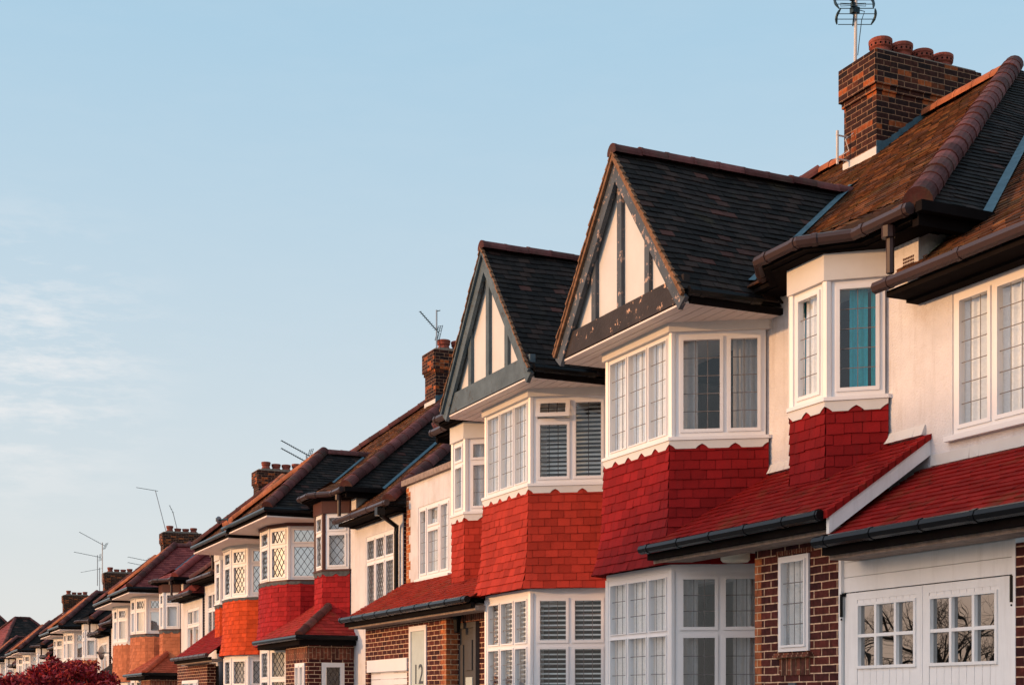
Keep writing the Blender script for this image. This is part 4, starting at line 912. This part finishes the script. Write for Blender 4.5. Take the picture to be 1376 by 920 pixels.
# ================================================================== far turning houses (left edge)
def far_house(x, y, rz, z, label, wdt=8, dep=8, eave=5.2, rise=3.2, m1='roofwine', m2='rooftile'):
    r = bpy.data.objects.new('detached_house', None); col.objects.link(r); r.location = (x, y, z); r.rotation_euler = (0, 0, rz); tag(r, label, 'house', 'houses on the side street')
    mb = MB(); mb.box(-wdt/2, wdt/2, -dep/2, dep/2, 0, eave); mb.build('wall', 'render', r)
    e = .35; a, b = wdt/2+e, dep/2+e; rl = (wdt-dep)/2+.6
    c = [(-a, -b, eave), (a, -b, eave), (a, b, eave), (-a, b, eave)]; p, q = (-rl, 0, eave+rise), (rl, 0, eave+rise)
    for nm, A in (('roof_front', (c[0], c[1], p, q, (0, -1, 1))), ('roof_right', (c[1], c[2], q, q, (1, 0, 1))), ('roof_back', (c[2], c[3], q, p, (0, 1, 1))), ('roof_left', (c[3], c[0], p, p, (-1, 0, 1)))):
        mb = MB(); tile_panel(mb, *A, gauge=.2, width=.33, th=.02); mb.build(nm, m1 if nm in ('roof_left',) else m2, r)
    mb = MB()
    for u, v in ((c[0], p), (c[1], q), (c[2], q), (c[3], p), (p, q)): ridge_tiles(mb, u, v, .13, .4)
    mb.build('ridge_tiles', 'ridge', r)
    mb = MB(); mb.box(-a-.05, a+.05, -b-.05, b+.05, eave-.15, eave-.02); mb.build('eaves_board', 'whitewood', r)
    for sx in (-1, 1):
        f = MB(); f.box(-wdt/2-.05, -wdt/2+.03, sx*2-.7, sx*2+.7, 3.2, 4.6); fo = f.build('window', 'upvc', r)
        g = MB(); g.box(-wdt/2-.06, -wdt/2-.051, sx*2-.6, sx*2+.6, 3.3, 4.5); g.build('pane', 'glassbright', fo)
        f = MB(); f.box(sx*2-.7, sx*2+.7, -dep/2-.05, -dep/2+.03, 3.2, 4.6); fo = f.build('window', 'upvc', r)
        g = MB(); g.box(sx*2-.6, sx*2+.6, -dep/2-.06, -dep/2-.051, 3.3, 4.5); g.build('pane', 'glassbright', fo)
    return r
far_house(11.7, 119, R(20), -1.4, 'plum-roofed hipped house at the far left, nearer of the two beyond the row', eave=5.5, rise=4.2)
far_house(10.3, 133, R(15), -1.4, 'dark-roofed hipped house at the far left edge behind the plum-roofed one', eave=5.9, rise=5.0, m1='rooftile')

# ================================================================== aerials and dishes
def cyl(mb, a, b, r, n=6): mb.tube([a, b], r, n)
def aerial(base, h, boom_dir, boom_len, tilt, label, n_el=12, el=.22, lean=(0, 0), mast_m='metal', m='darkmetal', refl=True, r=.018, boom_h=.95, double=False, vertical=False, grid=False, stub=False):
    root = bpy.data.objects.new('television_aerial', None); col.objects.link(root); root.location = base; tag(root, label, 'aerial', 'television aerials on the chimneys')
    mb = MB(); top = Vector((lean[0], lean[1], h)); cyl(mb, (0, 0, 0), top, r); mb.build('mast', mast_m, root)
    d = Vector((math.cos(boom_dir)*math.cos(tilt), math.sin(boom_dir)*math.cos(tilt), math.sin(tilt))); side = Vector((-d.y, d.x, 0)).normalized()
    if vertical: side = Vector((0, 0, 1))
    for q in ((boom_h,) if not double else (boom_h, boom_h-.25)):
        mb = MB(); c = top*q; st = c-d*boom_len*.12; cyl(mb, st, st+d*boom_len, .012)
        for i in range(n_el):
            p = st+d*boom_len*(.15+.83*i/max(1, n_el-1)); ln = el*(1-.35*i/n_el); cyl(mb, p-side*ln*.5, p+side*ln*.5, .005, 5)
        if refl:
            upv = side.cross(d).normalized()
            for k in (-1, 1):
                for j in range(4):
                    z0 = upv*(.04+.05*j)*k; cyl(mb, st+z0-side*el*.55, st+z0+side*el*.55, .006, 5)
                for ss in (-1, 0, 1): cyl(mb, st+side*ss*el*.5, st+side*ss*el*.5+upv*.2*k, .008, 5)
        mb.build('antenna_boom', m, root)
    if stub: mb = MB(); cyl(mb, top*.97, top*.97+Vector((.05, -.1, 0)), .01); mb.build('stub', m, root)
    return root
# big grid aerial on the near chimney (frame cuts its top)
def grid_aerial():
    root = bpy.data.objects.new('television_aerial', None); col.objects.link(root); root.location = (12.32, 15.78, 10.1)
    tag(root, 'large grid television aerial with two bowed reflectors on pale mast of the nearest chimney', 'aerial', 'television aerials on the chimneys')
    mb = MB(); cyl(mb, (0, 0, -.05), (.02, 0, 1.35), .022, 10); mb.build('mast', 'palemast', root)
    mb = MB(); r_ = Vector((.91, -.4147, 0)); f_ = Vector((.4147, .91, 0))
    for (z0, sg, hp) in ((.72, 1, .17), (.94, -1, .22)):
        for sd in (-1, 1):
            P = []
            for i in range(7):
                t = i/6; z = z0+hp*t; bow_ = .03*math.sin(math.pi*t); P.append(Vector((0, 0, z))+r_*(sd*(.232+bow_)+ (.015 if sg > 0 else -.015)*(t-.5)*2*1)-f_*.1*t*sg)
            mb.tube(P, [.008, .016, .019, .019, .019, .016, .008], 6)
        for i in range(4):
            t = i/3; p = Vector((0, 0, z0+hp*t))-f_*.1*t*sg; w_ = .232+.03*math.sin(math.pi*t); cyl(mb, p-r_*w_, p+r_*w_, .0055, 5)
        p0 = Vector((0, 0, z0-.02))-r_*.03; cyl(mb, p0, p0+Vector((0, 0, hp+.05))+r_*.02, .010)
    mb.build('reflector_grid', 'darkmetal', root)
    mb = MB(); mb.box(-.06, .05, -.04, .04, .87, .95); st = Vector((-.02, 0, .92))
    d = (Vector((-.55, -.55, .35))).normalized(); cyl(mb, st-d*.1, st+d*.95, .018)
    for i in range(9):
        p = st+d*(.08+.1*i); ln = .17-.008*i
        for k in (-1, 1):
            q = p+r_*k*ln; mb.tube([p+Vector((0, 0, .012)), q+Vector((0, 0, .02)), q+Vector((0, 0, -.02)), p-Vector((0, 0, .012))], .005, 5)
        mb.box(p.x-.03, p.x+.03, p.y-.02, p.y+.02, p.z-.03, p.z+.03)
    mb.build('antenna_boom', 'darkmetal', root)
    mb = MB(); mb.tube([(.03, -.02, .92), (.12, -.05, .90), (.08, -.04, .78), (.05, -.03, .52), (.03, -.02, .3)], .006, 5); mb.build('cable', 'darkmetal', root)
    return root
grid_aerial()
# aerial bracket on the street face of the near chimney
mb = MB(); mb.tube([(11.98, 15.72, 8.85), (11.98, 15.72, 9.3)], .018); mb.tube([(12.18, 15.72, 8.92), (11.96, 15.72, 8.92)], .012); mb.tube([(12.18, 15.72, 9.24), (11.96, 15.72, 9.24)], .012); mb.tube([(12.15, 15.6, 9.25), (12.02, 15.6, 9.15), (12.08, 15.6, 9.0), (12.0, 15.68, 8.95)], .008, 5)
tag(mb.build('aerial_bracket', 'palemast'), 'old mast bracket clamped to the left face of the nearest chimney', 'bracket')
aerial((12.3, C0-.25, 9.85), .95, R(215), .85, R(22), 'aerial with downward boom and square reflector on the second chimney', 10, .12, boom_h=.50, m='darkmetal', stub=True, r=.02)
aerial((10.6, 36.2, 7.3), .80, R(200), .95, R(18), 'twin-boom aerial rising from the roof above the wine red bay', 12, .16, boom_h=.98, double=True)
aerial((12.4, E0+.2, 9.1), 1.95, R(150), 1.0, R(10), 'tall leaning aerial on the chimney above the plum-coloured roof', 7, .3, lean=(-.45, .25), refl=False, boom_h=.99)
aerial((12.9, E0+.1, 9.1), 1.0, R(200), .4, R(60), 'short bent aerial beside the chimney pot above the plum-coloured roof', 3, .2, lean=(-.25, .0), refl=False)
aerial((12.1, F0+.1, 8.1), 2.3, R(190), 1.6, R(25), 'taller of two aerials on the chimney left of the plum-coloured roof', 12, .4, mast_m='palemast', r=.03)
aerial((12.0, F0+1.2, 8.1), 1.7, R(190), 1.5, R(8), 'lower crossed aerial beside the taller one, left of the plum-coloured roof', 8, .45, r=.025)
aerial((14.2, F0-1.5, 8.2), 1.2, R(190), 1.2, R(8), 'three-armed aerial just above the plum-coloured roof edge', 6, .5, double=True, r=.025)
aerial((14.5, G0+.1, 8.7), 1.9, R(170), 1.4, R(-12), 'cross-shaped aerial on the leftmost chimney', 5, .6, r=.03, refl=False)
aerial((14.9, G0+.4, 7.6), 2.7, R(10), 1.6, R(0), 'thin pale aerial behind the leftmost chimney', 5, .5, r=.02, refl=False, mast_m='palemast', m='palemast', boom_h=.55)
def dish(p, rad, face, label, m='metal', mesh=True):
    root = bpy.data.objects.new('satellite_dish', None); col.objects.link(root); root.location = p; root.rotation_euler = (0, R(0), face); tag(root, label, 'satellite dish')
    mb = MB(); n = 24
    def q(r, t): return (-.25*(1-(r/rad)**2)*rad*-1*0-.22*(r*r)/rad*-1*-1, r*math.cos(t), r*math.sin(t))
    for i in range(5):
        for j in range(n):
            a, b, t0, t1 = rad*i/5, rad*(i+1)/5, 2*math.pi*j/n, 2*math.pi*(j+1)/n
            mb.face([q(a, t0), q(b, t0), q(b, t1), q(a, t1)])
    mb.build('dish', m, root, smooth=True)
    mb = MB(); cyl(mb, (0, 0, -rad*.8), (-rad*.9, 0, 0), .012); mb.box(-rad*.95, -rad*.8, -.04, .04, -.03, .05); mb.build('receiver_arm', 'darkmetal', root)
    mb = MB(); cyl(mb, (0, 0, 0), (.25, 0, 0), .02); cyl(mb, (.25, 0, 0), (.4, 0, -.3), .02); mb.build('bracket', 'darkmetal', root)
dish((7.95, 52.9, 3.4), .25, R(-35), 'round grey satellite dish above the red bush by the terracotta bays')
dish((7.3, 31.75, 5.68), .085, R(-60), 'small satellite dish at the eaves corner above the orange-red bay')

# ================================================================== ground
def sheet(name, x0, x1, m, z0=0, z1=None, mm=None):
    mb = MB(); ys = [-60, 0, 15, 32, 48, 65, 82, 100, 400]; zz = lambda y: -1.45*max(0, min(1, (y-15)/68))
    for a, b in zip(ys[:-1], ys[1:]):
        mb.face([(x0, a, z0+zz(a)), (x1, a, (z0 if z1 is None else z1)+zz(a)), (x1, b, (z0 if z1 is None else z1)+zz(b)), (x0, b, z0+zz(b))])
    return tag(mb.build(name, m), kind='structure')
sheet('ground', -900, 900, 'grassm', -.16)
sheet('road', -8.5, -1.5, 'asphalt', -.12)
sheet('pavement', -1.35, 2.0, 'paving', 0)
sheet('kerb', -1.5, -1.35, 'kerbm', 0.003)
mb = MB(); mb.box(-1.5, -1.49, -60, 15, -.15, .0); tag(mb.build('kerb_face', 'kerbm'), kind='structure')
sheet('front_gardens', 2.0, 8.7, 'paving', 0.004, .32)
sheet('far_pavement', -11, -8.5, 'paving', 0)

# ================================================================== red shrub
def leaf_cloud(mb, rng, c, rad, n, size, sq=1.0, shell=.5):
    for _ in range(n):
        v = Vector((rng.gauss(0, 1), rng.gauss(0, 1), rng.gauss(0, 1))).normalized(); r_ = rng.uniform(shell, 1.0)
        p = Vector(c)+Vector((v.x*rad*r_, v.y*rad*r_, v.z*rad*r_*sq)); a = Vector((rng.gauss(0, 1), rng.gauss(0, 1), rng.gauss(0, 1))).normalized(); b = a.cross(Vector((rng.gauss(0, 1), rng.gauss(0, 1), rng.gauss(0, 1)))).normalized(); s_ = size*rng.uniform(.6, 1.3)
        mb.face([p-a*s_, p+b*s_*.45, p+a*s_, p-b*s_*.45], rng.random())
M['redleaf'] = mat('crimson_leaf', (.2, .02, .03), .5, var=.1, tilecols=[(0, (.12, .010, .018)), (.5, (.30, .018, .028)), (.85, (.48, .035, .035)), (1, (.62, .09, .04))])
def red_shrub(p, h, w_, label, seed):
    rng = random.Random(seed); root = bpy.data.objects.new('maple_shrub', None); col.objects.link(root); root.location = p; tag(root, label, 'shrub', 'red maple shrubs')
    st = MB(); lf = MB()
    for k in range(9):
        t = rng.uniform(0, 6.28); rr = rng.uniform(.3, 1)*w_*.8; q = Vector((math.cos(t)*rr, math.sin(t)*rr, h*rng.uniform(.65, .92)))
        st.tube([(0, 0, 0), (q.x*.3, q.y*.3, h*.4), tuple(q)], [.05, .03, .01], 6)
        leaf_cloud(lf, rng, q, w_*.42, 520, .055, .55, .2)
    for k in range(60):
        t = rng.uniform(0, 6.28); rr = math.sqrt(rng.random())*w_; q = Vector((math.cos(t)*rr, math.sin(t)*rr, h*(.55+.45*math.sqrt(max(0, 1-(rr/w_/1.15)**2))*rng.uniform(.8, 1.05)))); leaf_cloud(lf, rng, q, w_*.17, 130, .05, .8, .1)
        st.tube([(q.x*.5, q.y*.5, h*.45), tuple(q), tuple(q*1.06)], [.012, .006, .003], 4)
    st.build('stems', 'bark', root); lf.build('foliage', 'redleaf', root)
red_shrub((3.75, 30, .1), 2.30, 1.15, 'crimson maple shrub at the bottom left, right-hand mound', 3)
red_shrub((2.15, 30.5, .1), 2.02, 1.15, 'crimson maple shrub at the bottom left corner, left-hand mound', 5)

# ================================================================== street trees opposite (seen mirrored in the garage windows)
def bare_tree(p, h, label, seed):
    rng = random.Random(seed); root = bpy.data.objects.new('street_tree', None); col.objects.link(root); root.location = p; tag(root, label, 'tree', 'bare street trees')
    tr = MB(); br = MB()
    tr.tube([(0, 0, 0), (.05, 0, h*.2), (0, .05, h*.33)], [.2, .16, .14], 10)
    def grow(a, d, L, r, lv):
        pts = [a]; dd = d.copy(); q = a
        for i in range(4):
            dd = (dd+Vector((rng.gauss(0, .22), rng.gauss(0, .22), rng.gauss(.05, .16)))).normalized(); q = q+dd*L/4; pts.append(q)
        br.tube(pts, [r, r*.85, r*.7, r*.55, r*.4], 5 if lv > 1 else 7, caps=False)
        if lv < 5:
            for k in range(3 if lv < 3 else 4):
                i = rng.choice((1, 2, 3, 4)); v = (dd+Vector((rng.gauss(0, .75), rng.gauss(0, .75), rng.gauss(0, .45)))).normalized(); grow(pts[i], v, L*rng.uniform(.55, .8), r*.5, lv+1)
    for k in range(6):
        t = k*1.05+rng.uniform(-.3, .3); grow(Vector((0, .05, h*.32)), Vector((math.cos(t), math.sin(t), .55)).normalized(), h*.27, .075, 0)
    tr.build('trunk', 'bark', root); br.build('crown', 'bark', root)
bare_tree((-8.5, 27.3, -.6), 7.5, 'bare street tree across the road, mirrored in the garage windows', 11)
bare_tree((-9.0, 33.5, -.7), 8.0, 'second bare street tree across the road, mirrored in lower windows', 12)

# ================================================================== unseen house across the road, added to shade the foot of house 10
far_house(-22, 17.2, R(90), -.4, 'unseen brown-roofed hipped house across the road, added to shade number 10', wdt=13, dep=9, eave=5.6, rise=3.2, m1='roofsunlit', m2='roofsunlit')
